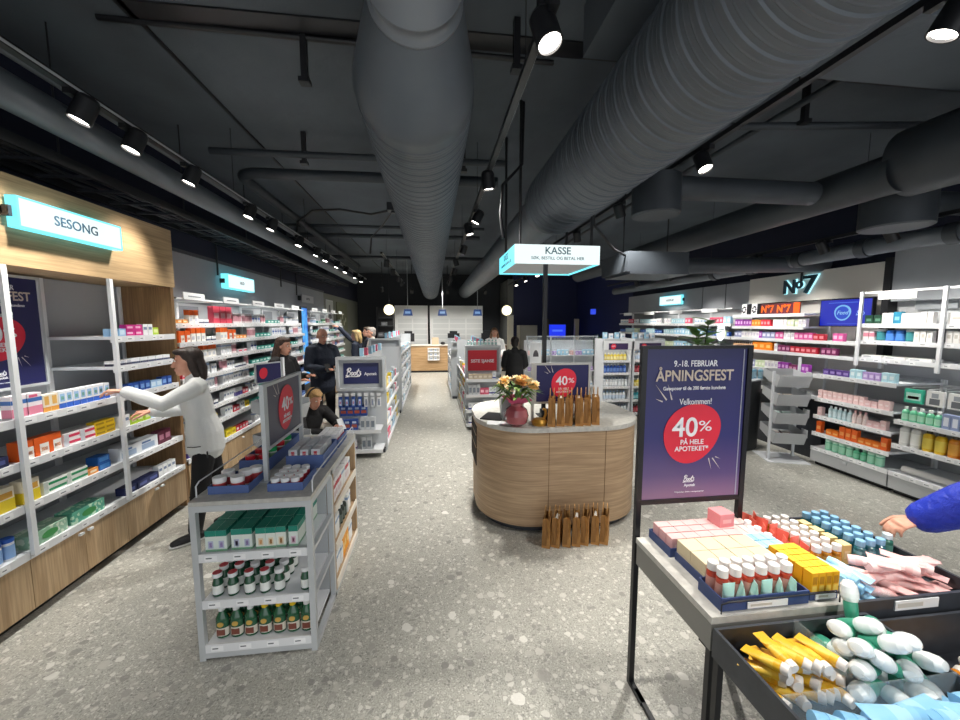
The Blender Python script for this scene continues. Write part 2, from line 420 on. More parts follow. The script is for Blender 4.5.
def build_mass():
    for cat, items in _mass.items():
        b = MB()
        for me, m in items:
            vs = [m @ v.co for v in me.vertices]
            for p in me.polygons: b.add([vs[i] for i in p.vertices], [tuple(range(len(p.vertices)))], me.materials[p.material_index], p.use_smooth)
        o = obj('distant_' + cat + 's', b); tag(o, f'distant small white and coloured {cat}s filling the farthest shelves', cat); o['kind'] = 'stuff'
# ------------------------------------------------------------------ shelving
def shelf_bay(name, label, cat, fr, W, D, H, shelves, up=0.018, z0=0.0, posts=True, back=M_PANEL, lip=0.045, group=None, front_posts=False, shelfmat=None, setback=None, sides=False):
    t = thing(name, label, cat, tuple(fr.o), fr.rz, group)
    sm = shelfmat or M_SHELF
    obj('back_panel', MB().box(0, D - 0.012, z0, W, D, H, back), t)
    if posts:
        for sx in (0, W - up):
            obj('upright', MB().box(sx, D - 0.035, z0, sx + up, D - 0.013, H, M_WHITE), t)
    if front_posts:
        obj('upright', MB().box(0.001, -0.03, z0, 0.031, -0.0075, H, M_WHITE), t)
    if sides:
        for sx in (0.0, W - 0.018): obj('side_panel', MB().box(sx, 0.0, z0, sx + 0.018, D - 0.014, H, M_SHELF), t)
    for i, z in enumerate(shelves):
        sb = setback.get(i, 0.0) if setback else 0.0
        s = obj('shelf', MB().box(0.004, sb + 0.004, z - 0.022, W - 0.004, D - 0.013, z, sm), t)
        rail = MB().box(0.002, sb - 0.006, z - lip, W - 0.002, sb + 0.003, z + 0.004, M_WHITE)
        x = 0.05
        while x < W - 0.08:
            ww = random.choice((0.05, 0.06, 0.075)); rail.box(x, sb - 0.0072, z - lip + 0.008, x + ww, sb - 0.006, z - 0.006, mat('f4f5f6', 0.5)); rail.box(x + .008, sb - 0.0076, z - lip + .02, x + ww * .6, sb - 0.0072, z - lip + .026, mat('70747c', .6)); x += ww + random.uniform(0.02, 0.1)
        obj('price_rail', rail, s)
    return t

# ================================================================== THE ROOM
CZ = 3.75
struct('floor', MB().box(-3.1, -3.2, -0.1, 5.7, 16.2, 0.0, M_FLOOR))
cl = MB().box(-3.1, -3.2, CZ, 5.7, 16.2, CZ + 0.15, M_CEIL)
struct('ceiling', cl)
wl = MB().box(-3.1, -3.2, 0, -2.95, 10.9, 2.64, M_WALLG).box(-3.1, -3.2, 2.64, -2.945, 10.9, CZ, M_NAVYWALL).box(-3.1, 10.9, 0, -2.95, 16.2, 2.62, mat('787c74', 0.7)).box(-3.1, 10.9, 2.62, -2.945, 16.2, CZ, M_NAVYWALL)
struct('wall_left', wl)
wr = MB().box(5.42, -3.2, 0, 5.6, 9.9, 2.08, M_PANEL).box(5.42, -3.2, 2.08, 5.6, 9.9, CZ, M_NAVYWALL).box(5.42, 9.9, 0, 5.6, 16.2, CZ, mat('16204c', 0.6))
struct('wall_right', wr)
struct('wall_back', MB().box(-3.1, 15.6, 0, 5.7, 15.8, CZ, mat('2b2e33', 0.8)))
struct('trim_1', MB().box(5.3, 5.86, 2.05, 5.419, 9.88, 2.5, M_WALLG).box(5.295, 7.0, 2.05, 5.2999, 7.012, 2.5, M_CHAR).box(5.295, 6.4, 2.05, 5.2999, 6.412, 2.5, M_CHAR))
struct('trim_2', MB().box(5.28, 3.93, 2.12, 5.419, 5.86, 2.52, mat('c9c7c1', 0.6)))
struct('trim_3', MB().box(5.3, -0.5, 2.05, 5.419, 3.86, 2.62, M_WALLG))
struct('trim_4', MB().box(5.27, 3.86, 1.4, 5.419, 3.93, 2.56, M_BLACK))
struct('trim_5', MB().box(-2.949, -1.0, 2.62, -2.93, 10.9, 2.66, M_CHAR))
# slab joints of the ceiling
j = MB()
for a, c in (((-1.86, 2.0), (-1.86, 15)), ((1.3, 2.5), (5.4, 2.4)), ((-1.9, 2.88), (5.4, 2.75)), ((3.3, -1), (3.3, 15))):
    a, c = Vector(a), Vector(c); d = (c - a).normalized(); n = Vector((-d.y, d.x)) * 0.014
    j.box(min(a.x, c.x) - abs(n.x), min(a.y, c.y) - abs(n.y), CZ - 0.012, max(a.x, c.x) + abs(n.x), max(a.y, c.y) + abs(n.y), CZ + 0.001, M_BLACK)
struct('trim_6', j)
struct('beam', MB().box(0.95, 1.9, CZ - 0.3, 5.42, 2.45, CZ + 0.01, M_CEIL))

# ------------------------------------------------------------------ ducts
def ribbed(mb, x, z, r, y0, y1, pitch, m, rib=0.007, n=56):
    prof = [(r, y0)]
    y = y0 + pitch
    while y < y1 - 0.01:
        prof += [(r, y - 0.010), (r + rib, y - 0.004), (r + rib, y + 0.004), (r, y + 0.010)]
        for q in (0.33, 0.66): prof += [(r, y + pitch * q - .006), (r + rib * .3, y + pitch * q), (r, y + pitch * q + .006)]
        y += pitch
    prof += [(r, y1)]
    mb.lathe(prof, m, (x, 0, z), n, axis='y')
# 'y' axis lathe: height runs along +y
t = thing('spiral_duct', 'long grey spiral duct narrowing to a short collar, over the central aisle', 'air duct', (-0.08, 0, 0), 0)
b = MB(); ribbed(b, 0, 3.06, 0.315, 2.17, 15.5, 0.105, M_DUCT); obj('spiral_pipe', b, t)
def rings(pts, m, n=56):
    b = MB(); vs = []
    for x, y, z, r in pts: vs += [(x + r * math.cos(2 * math.pi * i / n), y, z + r * math.sin(2 * math.pi * i / n)) for i in range(n)]
    b.add(vs, [(k * n + i, k * n + (i + 1) % n, (k + 1) * n + (i + 1) % n, (k + 1) * n + i) for k in range(len(pts) - 1) for i in range(n)], m, True); return b
obj('reducer', rings([(.02, 1.85, 3.23, .205), (.018, 1.88, 3.22, .218), (.01, 1.99, 3.15, .262), (.003, 2.10, 3.08, .305), (0, 2.14, 3.06, .316), (0, 2.18, 3.06, .317)], M_DUCT), t)
obj('collar', rings([(.02, -1, 3.23, .195), (.02, 1.74, 3.23, .195), (.02, 1.742, 3.23, .207), (.02, 1.755, 3.23, .207), (.02, 1.757, 3.23, .2), (.02, 1.83, 3.23, .2), (.02, 1.832, 3.23, .212), (.02, 1.85, 3.23, .212), (.02, 1.852, 3.23, .204)], mat('7d838a', .45, .2)), t)
t = thing('spiral_duct', 'thick grey spiral duct sweeping from above the kiosk towards the promo table', 'air duct', (1.29, 0, 0), 0)
b = MB(); ribbed(b, 0, 3.05, 0.315, -1.2, 4.05, 0.105, M_DUCT, 0.008); obj('spiral_pipe', b, t)
obj('reducer', MB().lathe([(0.315, 4.05), (0.25, 4.3)], M_DUCT, (0, 0, 3.05), 48, axis='y'), t)
obj('smooth_pipe', MB().lathe([(0.25, 4.3), (0.25, 15.5)], M_DUCT, (0, 0, 3.05), 40, axis='y'), t)
t = thing('ventilation_duct', 'smooth dark duct running deep along the right with a drum elbow', 'air duct', (3.7, 0, 0), 0)
obj('pipe', MB().lathe([(0.16, 2.7), (0.16, 9.5)], M_DUCTD, (0, 0, 3.0), 32, axis='y'), t)
obj('elbow', MB().lathe([(0, 2.0), (0.26, 2.0), (0.26, 2.75), (0.16, 2.8)], M_DUCTD, (0.12, 0, 3.08), 32, axis='y'), t)
for nm, x, y, zb, zt, r, xe, lb in (('a', 1.96, 3.25, 2.75, 3.06, 0.2, 3.5, 'dark round drum diffuser ending a short cross duct beside the spiral duct'),
                                    ('b', 4.15, 3.05, 2.66, 2.95, 0.25, 5.3, 'dark round drum diffuser near the white wall with number seven logo')):
    t = thing('drum_diffuser', lb, 'air diffuser', (x, y, 0), 0, 'drum diffusers')
    obj('drum', MB().lathe([(0, zt), (r, zt), (r, zb), (r * .93, zb - .012), (0, zb + .0)], M_DUCTD, n=32), t)
    obj('duct', MB().cyl((0.05, 0, (zb + zt) / 2 + .085), (xe - x, 0, (zb + zt) / 2 + .085), 0.1, M_DUCTD, 24), t)
t = thing('ceiling_unit', 'flat dark ventilation box hanging over the shelves left of the logo wall', 'ventilation unit', (2.72, 4.7, 0), 0)
obj('housing', MB().box(-0.4, -0.3, 2.42, 0.4, 0.4, 2.66, M_DUCTD), t)
obj('grille', MB().box(-0.36, -0.32, 2.39, 0.4, 0.36, 2.42, M_CHAR), t)
for sx in (-0.3, 0.3): obj('hanger', MB().cyl((sx, 0, 2.66), (sx, 0, CZ), 0.008, M_BLACK, 6), t)
tag(obj('duct_pipe', MB().cyl((3.15, 4.7, 2.54), (5.35, 4.7, 2.6), 0.1, M_DUCTD, 20)), 'dark round duct running from the ceiling unit to the right wall', 'air duct')
# pipes
def pipe(pts, r, label, m=None, n=12):
    return tag(obj('ceiling_pipe', MB().tube(pts, r, m or M_DUCTD, n)), label, 'pipe')
def bend(a, c, d, r=0.25, n=6):
    a, c, d = Vector(a), Vector(c), Vector(d); u = (a - c).normalized() * r; v = (d - c).normalized() * r; out = []
    for i in range(n + 1):
        t_ = i / n; out.append((c + u * (1 - t_) ** 2 + v * t_ ** 2))
    return out
pipe([(0.8, 4.25, 3.52), (-2.2, 4.3, 3.52)] , 0.035, 'thin dark sprinkler pipe crossing under the ceiling, nearer of two')
pipe([(0.8, 4.75, 3.5)] + bend((0.8, 4.75, 3.5), (-2.2, 4.8, 3.5), (-2.2, 9, 3.5)) + [(-2.2, 12, 3.5)], 0.06, 'dark elbowed pipe turning from cross run into long left run')
pipe([(-2.9, 7.6, 3.6), (1.0, 7.5, 3.6)], 0.03, 'dark cross pipe under ceiling behind the junction of cables')
pipe([(-2.9, 8.3, 3.58), (1.0, 8.2, 3.58)], 0.045, 'thicker dark cross pipe behind the cable junction')
pipe([(-2.9, 10.8, 3.56), (5.3, 10.6, 3.56)], 0.05, 'far dark cross pipe close to the dispensing counters')
pipe([(-2.22, -1, 3.02), (-2.22, 11.5, 3.02)], 0.095, 'thick dark pipe running beside the left spotlight track', M_DUCT, 20)
pipe([(-2.1, -1, 3.16), (-2.1, 11.5, 3.16)], 0.03, 'slim dark pipe running above the left spotlight track', M_DUCT)
pipe([(4.75, 0, 2.62), (4.75, 9.6, 2.62)], 0.085, 'dark jointed pipe along the top of the right wall', M_DUCT, 20)
for k in range(6): tag(obj('pipe_collar', MB().cyl((4.75, 2.2 + k * 0.75, 2.62), (4.75, 2.3 + k * 0.75, 2.62), 0.1, M_DUCTD, 20)), f'{ordw(k + 1)} dark collar from the camera on the right wall pipe', 'pipe collar', 'collars of the right wall pipe')
pipe([(3.0, -0.5, 3.58), (3.0, 9.0, 3.58)], 0.028, 'slim dark pipe right of the right spotlight track')
pipe([(2.35, 3.1, 3.44), (5.3, 2.7, 3.44)], 0.03, 'slim dark pipe crossing diagonally over the right side')
# cable ladder
t = thing('cable_ladder', 'black cable ladder full of cables hung along the left wall', 'cable ladder', (-2.68, 0, 0), 0)
for sx in (-0.2, 0.2): obj('side_rail', MB().box(sx - .012, -1, 2.86, sx + .012, 11.8, 2.93, M_BLACK), t)
for k in range(40): obj('rung', MB().box(-0.19, -0.9 + k * 0.32, 2.865, 0.19, -0.87 + k * 0.32, 2.885, M_CHAR), t)
for k in range(9):
    x = -0.16 + k * 0.04; pts = [(x + random.uniform(-.05, .05), -1 + i * 0.5, 2.9 + random.uniform(-.004, .05)) for i in range(26)]
    obj('cable', MB().tube(pts, random.choice((0.008, 0.011, 0.014)), random.choice((M_BLACK, M_CHAR, M_DUCTD)), 5), t)
for k in range(8): obj('hanger_rod', MB().cyl((0.2, 0.4 + k * 1.3, 2.9), (0.2, 0.4 + k * 1.3, CZ), 0.006, M_BLACK, 5), t)
# cables on the ceiling
def cable(pts, r, label): tag(obj('ceiling_cable', MB().tube(pts, r, M_BLACK, 6)), label, 'cable')
cable([(-0.62, 6.6, 3.66), (-1.0, 6.7, 3.6), (-1.5, 6.7, 3.66), (-1.9, 6.6, 3.6), (-2.1, 6.5, 3.4), (-2.12, 6.4, 3.1)], 0.018, 'black cable looping from ceiling junction to the left pipe')
cable([(-0.62, 6.6, 3.66), (-0.4, 6.6, 3.6), (-0.1, 6.5, 3.66), (0.3, 6.5, 3.6)], 0.016, 'black cable sagging right from the ceiling junction')
cable([(-0.62, 6.6, 3.66), (-0.9, 7.4, 3.6), (-1.2, 8.0, 3.5), (-1.25, 8.1, 3.2)], 0.016, 'black cable drooping away from the ceiling junction')
tag(obj('junction_box', MB().box(-0.72, 6.5, 3.63, -0.52, 6.7, 3.749, M_CHAR).cyl((-0.62, 6.6, 3.6), (-0.62, 6.6, 3.64), 0.05, M_CHAR)), 'dark ceiling junction box where three black cables meet', 'junction box')
cable([(0.63, 3.42, 2.55), (0.6, 3.4, 2.75), (0.62, 3.4, 3.0), (0.8, 3.45, 3.2), (0.82, 3.5, 3.75)], 0.014, 'black cable dropping behind the lit cashier sign')
cable([(1.75, 4.1, 3.7), (1.8, 4.2, 2.9), (2.1, 4.3, 2.65), (2.4, 4.5, 2.6)], 0.014, 'black cable hanging right of the cashier sign')
cable([(0.9, 2.9, 3.7), (-2.1, 2.9, 3.74)], 0.02, 'thin black conduit across the ceiling near the front')
for i, (x, y) in enumerate(((-0.85, 2.9), (0.62, 2.25), (0.56, 2.6), (3.05, 2.95), (-1.3, 4.3), (0.35, 4.3))):
    tag(obj('ceiling_bracket', MB().box(x - .02, y - .02, 3.45, x + .02, y + .02, 3.749, M_BLACK).box(x - .035, y - .035, 3.43, x + .035, y + .035, 3.46, M_BLACK)),
        ['dark hanger bracket on the ceiling left of the central duct', 'nearer small bracket between the central duct and the middle track', 'farther small bracket between the central duct and the middle track', 'ladder bracket hanging right of the right track', 'pipe bracket on the crossing pipes left of central duct', 'pipe bracket on the crossing pipes right of central duct'][i], 'bracket')
# ------------------------------------------------------------------ spotlights
M_LENS = mat('fff8ee', 0.3, 0, 14.0)
def track(x, y0, y1, z, label):
    t = tag(obj('lighting_track', MB().box(x - .02, y0, z, x + .02, y1, z + .035, M_BLACK).box(x + .021, y0, z + .008, x + .024, y1, z + .022, M_SILVER)), label, 'lighting track')
    y = y0 + 0.9
    while y < y1: obj('hanger_wire', MB().cyl((x, y, z + .03), (x, y, CZ), 0.003, M_BLACK, 5), t); y += 2.2
def spot(x, y, ztrack, z, aim, label, group, watts=None, size=0.056, ang=82):
    t = thing('track_spotlight', label, 'spotlight', (x, y, z), 0, group)
    d = Vector(aim).normalized(); q = d.to_track_quat('-Z', 'Y'); L = 0.13
    h = MB().lathe([(0, 0.02), (size * .8, 0.02), (size, 0.0), (size, -L), (size * .88, -L), (size * .86, -L + .012)], M_BLACK, n=20)
    h.v = [tuple(q @ Vector((a, b_, c + L))) for a, b_, c in h.v]; obj('housing', h, t)
    ln = MB().lathe([(0, -.0), (size * .86, 0)], M_LENS, n=20); ln.v = [tuple(q @ Vector((a, b_, c + .013))) for a, b_, c in ln.v]; obj('lens', ln, t)
    obj('stem', MB().box(-.02, -.06, ztrack - z - .03, .02, .06, ztrack - z - .0005, M_BLACK).cyl(tuple(q @ Vector((0, 0, L * .8))), (0, 0, ztrack - z - .01), 0.014, M_BLACK, 8), t)
    l = bpy.data.lights.new('lamp', 'SPOT'); l.energy = watts or SPOT_W; l.spot_size = R(ang); l.spot_blend = 0.7; l.shadow_soft_size = 0.05; l.color = (1.0, 0.955, 0.89)
    lo = bpy.data.objects.new('lamp', l); COL.objects.link(lo); lo.parent = t; lo.location = d * 0.02; lo.rotation_euler = q.to_euler()
track(-2.0, -1, 12, 3.1, 'black spotlight track along the left shelves')
track(0.5, -1, 13, 3.1, 'black spotlight track between the two spiral ducts')
track(2.12, -1, 6.6, 3.15, 'black spotlight track right of the thick spiral duct')
track(4.5, 0.5, 9.5, 2.74, 'black spotlight track in front of the logo wall')
track(-0.95, 7.5, 13, 3.1, 'short black spotlight track left of the central duct, far end')
track(2.6, 8.0, 13, 3.1, 'far black spotlight track over the glass displays')
for i, y in enumerate((-0.6, 0.9, 2.56, 2.94, 3.55, 4.58, 5.15, 6.14, 7.0, 7.58, 8.4, 9.22, 10.3, 11.2)):
    spot(-2.0, y, 3.1, 2.95, (-0.28, -0.25, -1) if i % 2 else (-0.34, -0.2, -1), f'{ordw(i + 1)} black spotlight from the entrance on the left shelf track', 'spotlights of the left track', SPOT_W * 0.5, ang=70)
for i, (y, a) in enumerate(((-0.5, (-0.3, .1, -1)), (1.66, (0.22, -0.3, -1)), (3.42, (0.12, 0.1, -1)), (4.54, (-0.5, 0.0, -1)), (5.14, (0.25, -0.1, -1)), (6.55, (-0.4, 0.1, -1)), (7.91, (0.3, 0.1, -1)), (9.3, (-0.35, .2, -1)), (10.8, (0.2, .3, -1)), (12.0, (-0.2, .4, -1)))):
    spot(0.5, y, 3.1, 2.96, a, f'{ordw(i + 1)} black spotlight from the entrance on the middle track', 'spotlights of the middle track', SPOT_W * (0.95 if i < 3 else 1.25))
for i, (y, a) in enumerate(((-0.6, (-0.2, .3, -1)), (1.46, (-0.35, 0.35, -1)), (2.85, (0.1, -0.4, -1)), (4.2, (0.45, 0.2, -1)), (5.5, (0.3, 0.4, -1)))):
    spot(2.12, y, 3.15, 2.99, a, f'{ordw(i + 1)} black spotlight from the entrance on the right track', 'spotlights of the right track', SPOT_W * (1.1 if i > 1 else .75))
for i, y in enumerate((1.4, 2.3, 3.3, 3.96, 4.9, 5.8, 6.8, 8.0)):
    spot(4.5, y, 2.74, 2.6, (0.4, -0.2, -1), f'{ordw(i + 1)} black spotlight from the entrance on the logo wall track', 'spotlights of the logo wall track', SPOT_W * 0.36, 0.05, 95)
for i, (x, y) in enumerate(((-.7, 13.2), (.5, 13.2), (1.8, 13.2), (-1.6, 12.6))):  # spotlights and rods added to brighten the pale back wall panels
    t_ = tag(obj('added_lamp_rod', MB().cyl((x, y, 2.95), (x, y, CZ), .012, M_BLACK, 6)), f'{ordw(i + 1)} black drop rod of the added spotlights over dispensing counter', 'lamp rod', 'rods of the added far spotlights')
    spot(x, y, 2.96, 2.8, (0, .55, -1), f'{ordw(i + 1)} added black spotlight hung over the dispensing counter', 'added spotlights over the dispensing counter', SPOT_W * 0.55, ang=100)
for i, y in enumerate((8.2, 9.6, 11.0, 12.3)):
    spot(-0.95, y, 3.1, 2.96, (-0.2 + 0.2 * (i % 2), 0.35, -1), f'{ordw(i + 1)} black spotlight on the short far track left of the duct', 'spotlights of the far left track', SPOT_W * 1.2)
for i, y in enumerate((8.4, 9.4, 10.6, 11.8)):
    spot(2.6, y, 3.1, 2.96, (0.3 - 0.3 * (i % 2), -0.3, -1), f'{ordw(i + 1)} black spotlight on the far track over the glass displays', 'spotlights of the far right track', SPOT_W * 1.2)

# ================================================================== SIGN ARTWORK
M_BLOB = mat('e0263f', 0.45)
def promo(parent, cx, cz, W, H, y, mode):
    """red egg with 40% and sparks; mode 'poster' adds the headline block"""
    b = MB()
    if mode == 'poster':
        egg(b, cx, cz - 0.06 * H, 0.60 * W, 0.40 * H, y - 0.003, M_BLOB, 0.12)
        obj('red_disc', b, parent)
        text(parent, '40', cx - 0.08 * W, y - 0.005, cz - 0.02 * H, 0.27 * W, M_TXT, bold=0.014, width=0.27 * W)
        text(parent, '%', cx + 0.135 * W, y - 0.005, cz - 0.012 * H, 0.15 * W, M_TXT, width=0.14 * W)
        text(parent, 'PÅ HELE', cx + 0.0 * W, y - 0.005, cz - 0.115 * H, 0.068 * W, M_TXT, bold=0.012)
        text(parent, 'APOTEKET*', cx + 0.0 * W, y - 0.005, cz - 0.16 * H, 0.068 * W, M_TXT, bold=0.012)
        s = MB(); sparks(s, cx - 0.24 * W, cz + 0.13 * H, 0.24 * W, y - 0.003, mat('d9cfc9', .5)); sparks(s, cx + 0.2 * W, cz - 0.2 * H, 0.18 * W, y - 0.003, mat('d9cfc9', .5), -1); obj('sparkle', s, parent)
        text(parent, '9.-18. FEBRUAR', cx, y - 0.004, cz + 0.405 * H, 0.085 * W, M_TXT, bold=0.006, width=0.46 * W)
        text(parent, 'ÅPNINGSFEST', cx, y - 0.004, cz + 0.325 * H, 0.15 * W, mat('cbbdb0', .5), bold=0.016, width=0.82 * W)
        text(parent, 'Gaveposer til de 200 første kundene', cx, y - 0.004, cz + 0.245 * H, 0.05 * W, M_TXT, width=0.66 * W, bold=.006)
        text(parent, 'Velkommen!', cx + .02 * W, y - 0.004, cz + 0.155 * H, 0.085 * W, M_TXT, width=0.34 * W)
        script_logo(parent, cx - .01 * W, y - 0.004, cz - 0.365 * H, 0.13 * W, M_TXT, 0.06)
        text(parent, 'Apotek', cx, y - 0.004, cz - 0.41 * H, 0.04 * W, M_TXT, bold=.01)
        text(parent, '*Gjelder ikke reseptvarer', cx, y - 0.004, cz - 0.455 * H, 0.018 * W, M_TXT, width=.32 * W)
    else:
        k = H
        egg(b, cx, cz, 0.72 * k, 0.84 * k, y - 0.003, M_BLOB, 0.14); obj('red_disc', b, parent)
        text(parent, '40', cx - 0.06 * k, y - 0.005, cz + 0.06 * k, 0.36 * k, M_TXT, bold=0.014, width=0.34 * k)
        text(parent, '%', cx + 0.22 * k, y - 0.005, cz + 0.07 * k, 0.2 * k, M_TXT, width=0.17 * k)
        if mode != 'mini':
            text(parent, 'PÅ HELE', cx, y - 0.005, cz - 0.16 * k, 0.085 * k, M_TXT, bold=.01)
            text(parent, 'APOTEKET*', cx, y - 0.005, cz - 0.25 * k, 0.085 * k, M_TXT, bold=.01)
            s = MB(); sparks(s, cx - 0.33 * k, cz + 0.22 * k, 0.36 * k, y - 0.003, mat('d9cfc9', .5)); obj('sparkle', s, parent)
def frame_bars(mb, x0, x1, z0, z1, t, y0, y1, m):
    mb.box(x0, y0, z0, x1, y1, z0 + t, m).box(x0, y0, z1 - t, x1, y1, z1, m).box(x0, y0, z0 + t, x0 + t, y1, z1 - t, m).box(x1 - t, y0, z0 + t, x1, y1, z1 - t, m)
    return mb
M_LIGHTBOX = mat('f0ffff', 0.4, 0, 1.0)
M_CYAN = mat('74e4f2', 0.3, 0, 1.3)
def lightbox(name, label, fr, W, H, D, words, size, bracket=True):
    t = thing(name, label, 'sign', tuple(fr.o), fr.rz)
    obj('light_panel', MB().box(-W / 2 + .012, -D, -H / 2 + .012, W / 2 - .012, -D + .01, H / 2 - .012, M_LIGHTBOX), t)
    obj('acrylic_body', frame_bars(MB(), -W / 2, W / 2, -H / 2, H / 2, 0.012, -D, -.01, M_CYAN).box(-W / 2 + .012, -.02, -H / 2 + .012, W / 2 - .012, -.01, H / 2 - .012, M_CYAN), t)
    obj('bracket', MB().box(-W / 2 - .02, -D * .6, -.03, -W / 2, -.0, .03, M_CHAR).box(W / 2, -D * .6, -.03, W / 2 + .02, -.0, .03, M_CHAR).box(-W / 2 - .02, -.01, -.02, W / 2 + .02, -.002, .02, M_CHAR), t)
    for wd, dz, sz in words: text(t, wd, 0.0, -D - 0.003, dz, sz, mat('1f4257', .6), bold=.012)
    return t

# ================================================================== LEFT WALL: oak season bays
XF = -2.43; OD = 0.34
P_orange = carton('orange capped medicine cartons', .075, .05, .14, 'f2efe9', [(0, 1, .62, 1, 'e8641c'), (.1, .7, .15, .4, 'c9ccd4')], top='e8641c')
P_orangeb = carton('big orange and white cartons', .085, .06, .115, 'e8601a', [(.35, 1, .0, .62, 'f2ece4'), (.45, .9, .2, .4, 'd98a5a')])
P_pinkb = carton('pink and white sachet cartons', .085, .055, .135, 'f3e9ee', [(0, 1, .05, .42, 'e58aa4'), (0, 1, .62, .8, '3f6fb5'), (.1, .7, .82, .94, 'd8577f')])
P_amberc = carton('yellow ochre striped cartons', .05, .045, .11, 'f0e6d2', [(0, 1, .0, .28, 'd9983a'), (.2, .8, .4, .9, 'e4b25e')])
P_blue = carton('white and blue nasal spray cartons', .047, .045, .115, 'eef2f8', [(0, 1, 0, .3, '2f5fc0'), (.15, .85, .4, .85, '9cc4e8'), (.3, .7, .5, .7, '5aa86a')])
P_white = carton('plain white medicine cartons', .05, .05, .095, 'eceef0', [(.1, .8, .5, .75, '7a8aa8')])
P_lowwhite = carton('low white medicine cartons', .085, .06, .045, 'eef0f2', [(0, 1, 0, .4, '2f3a5e')])
P_redw = carton('red and white striped cartons', .115, .06, .042, 'f2e9ea', [(0, .3, 0, 1, 'c8cbd2'), (.3, 1, .3, .72, 'd8365a')])
P_yel = carton('yellow lozenge cartons', .085, .055, .033, 'e8c318', [(.1, .9, .3, .7, 'b98f10')])
P_mag = carton('magenta remedy cartons', .085, .05, .045, 'cf2f86', [(.1, .75, .35, .7, 'f1c6da')])
P_lime = carton('lime green cartons', .07, .05, .065, 'a9c92d', [(.15, .85, .3, .75, 'dfe9a6')])
P_ltblue = carton('pale blue cartons', .07, .05, .06, '9cc3e6', [(.1, .8, .2, .8, 'd3e6f5')])
P_dblue = carton('deep blue cartons', .055, .05, .075, '274fa0', [(.15, .85, .25, .7, '7fa6e0')])
P_navyc = carton('navy wipes packets', .12, .07, .06, '252d58', [(.15, .85, .3, .7, '5964a0')], name='wipes_packet', cat='packet')
P_bigwb = carton('wide white and blue cartons', .2, .08, .1, 'e4e9ee', [(.08, .8, .15, .6, '9fb4d0'), (.1, .6, .65, .8, '5c79a8')])
P_maroon = carton('maroon cartons', .08, .06, .115, '5d2238', [(.15, .85, .3, .7, 'b27a8e')])
P_green = carton('green and white stick cartons', .15, .055, .04, 'eef2ec', [(0, .18, 0, 1, 'c5cdc6'), (.2, 1, .3, .7, '2c9460')])
P_orsm = carton('small orange cartons', .08, .05, .04, 'f2a24e', [(.2, .8, .3, .7, 'fbe4c5')])
P_tealbag = carton('folded blue tissue packets', .1, .08, .05, '1f5fb0', [(.1, .9, .2, .8, '4c8fd6')], name='tissue_packet', cat='packet')
P_yellowtea = carton('yellow herb tea cartons', .1, .065, .14, 'f4ead0', [(0, 1, 0, .5, 'e9cf2a'), (.1, .9, .55, .8, 'd8a13c')], name='tea_carton')
def facial(desc, c1, c2, L):
    m, nt, N, Lk, b_ = nodes_mat('leaf_print_' + c1)
    v = coords(N, Lk); vo = N.new('ShaderNodeTexVoronoi'); vo.inputs['Scale'].default_value = 45; Lk.new(v, vo.inputs['Vector'])
    r = ramp(N, [(0.25, c1), (0.5, c2), (0.75, c1)], 'CONSTANT'); s = N.new('ShaderNodeSeparateColor'); Lk.new(vo.outputs['Color'], s.inputs[0]); Lk.new(s.outputs[0], r.inputs[0]); Lk.new(r.outputs[0], b_.inputs['Base Color'])
    b = MB().box(-L / 2, -.055, 0, L / 2, .055, .085, m); e = MB()
    e.plate([(math.cos(2 * math.pi * i / 20) * L * .22, .04 + math.sin(2 * math.pi * i / 20) * .024) for i in range(20)], -.0565, -.0552, mat('3f8f4c', .5))
    return _pr('tissue_box', 'tissue box', desc, L, .11, .085, b.mesh('tissue_box'), [('oval_label', e.mesh('oval_label'))])
P_tiss = facial('green leaf tissue boxes', '5fae94', 'bfe0c6', .25)
P_tissg = facial('pale green tissue boxes', '8fb59c', 'c8d8c6', .24)
P_wbox = carton('dark printed low cartons', .055, .06, .04, 'e8e8e8', [(0, 1, 0, .45, '30324a'), (.15, .85, .5, .9, 'b8bac4')])

bays = [(1.03, 'far-left oak bay'), (1.755, 'left oak bay'), (2.48, 'middle oak bay'), (3.205, 'right oak bay')]
for i, (y0, nm) in enumerate(bays):
    fr = Fr(XF, y0, 90)
    W = 0.725
    zs = [0.425, 0.715, 0.975, 1.235] + ([1.465, 1.695] if i == 3 else [])
    shelf_bay('shelving_bay', f'white shelving {nm} under the lit season sign board', 'shelving', fr, W, OD + .12, 2.13, zs, z0=0.405, front_posts=(i > 0), posts=True, back=mat('9ea2a6', .6), group='oak season shelving bays')
    c = thing('base_cabinet', f'pale oak base cabinet below the {nm}', 'cabinet', tuple(fr.o), fr.rz, 'oak base cabinets')
    obj('body', MB().box(0, .02, .06, W, OD + .12, .38, M_OAKV).box(0, .07, 0.001, W, OD + .1, .06, M_BLACK), c)
    for k in (0, 1):
        d = obj('door', MB().box(k * W / 2 + .002, 0, .065, (k + 1) * W / 2 - .002, .019, .378, M_OAKV), c)
        obj('knob', MB().box((W / 2 - .05 if k == 0 else W / 2 + .02), -.018, .345, (W / 2 - .02 if k == 0 else W / 2 + .05), 0.0, .36, M_WHITE), d)
f1, f2, f3 = (Fr(XF, y, 90) for y in (1.755, 2.48, 3.205))
Z = [0.4256, 0.7156, 0.9756, 1.2356, 1.4656, 1.6956]
N2, N3, N1 = ('shelf, middle oak bay', 'shelf, right oak bay', 'shelf, left oak bay')
lv = [', lowest ', ', second-lowest ', ', third-lowest ', ', fourth-lowest ', ', fifth-lowest ', ', top ']
P_bluecap = bottle('blue capped white bottles', .03, .13, 'e6eaf0', '2a62c4', '8fb5e6', 'jar')
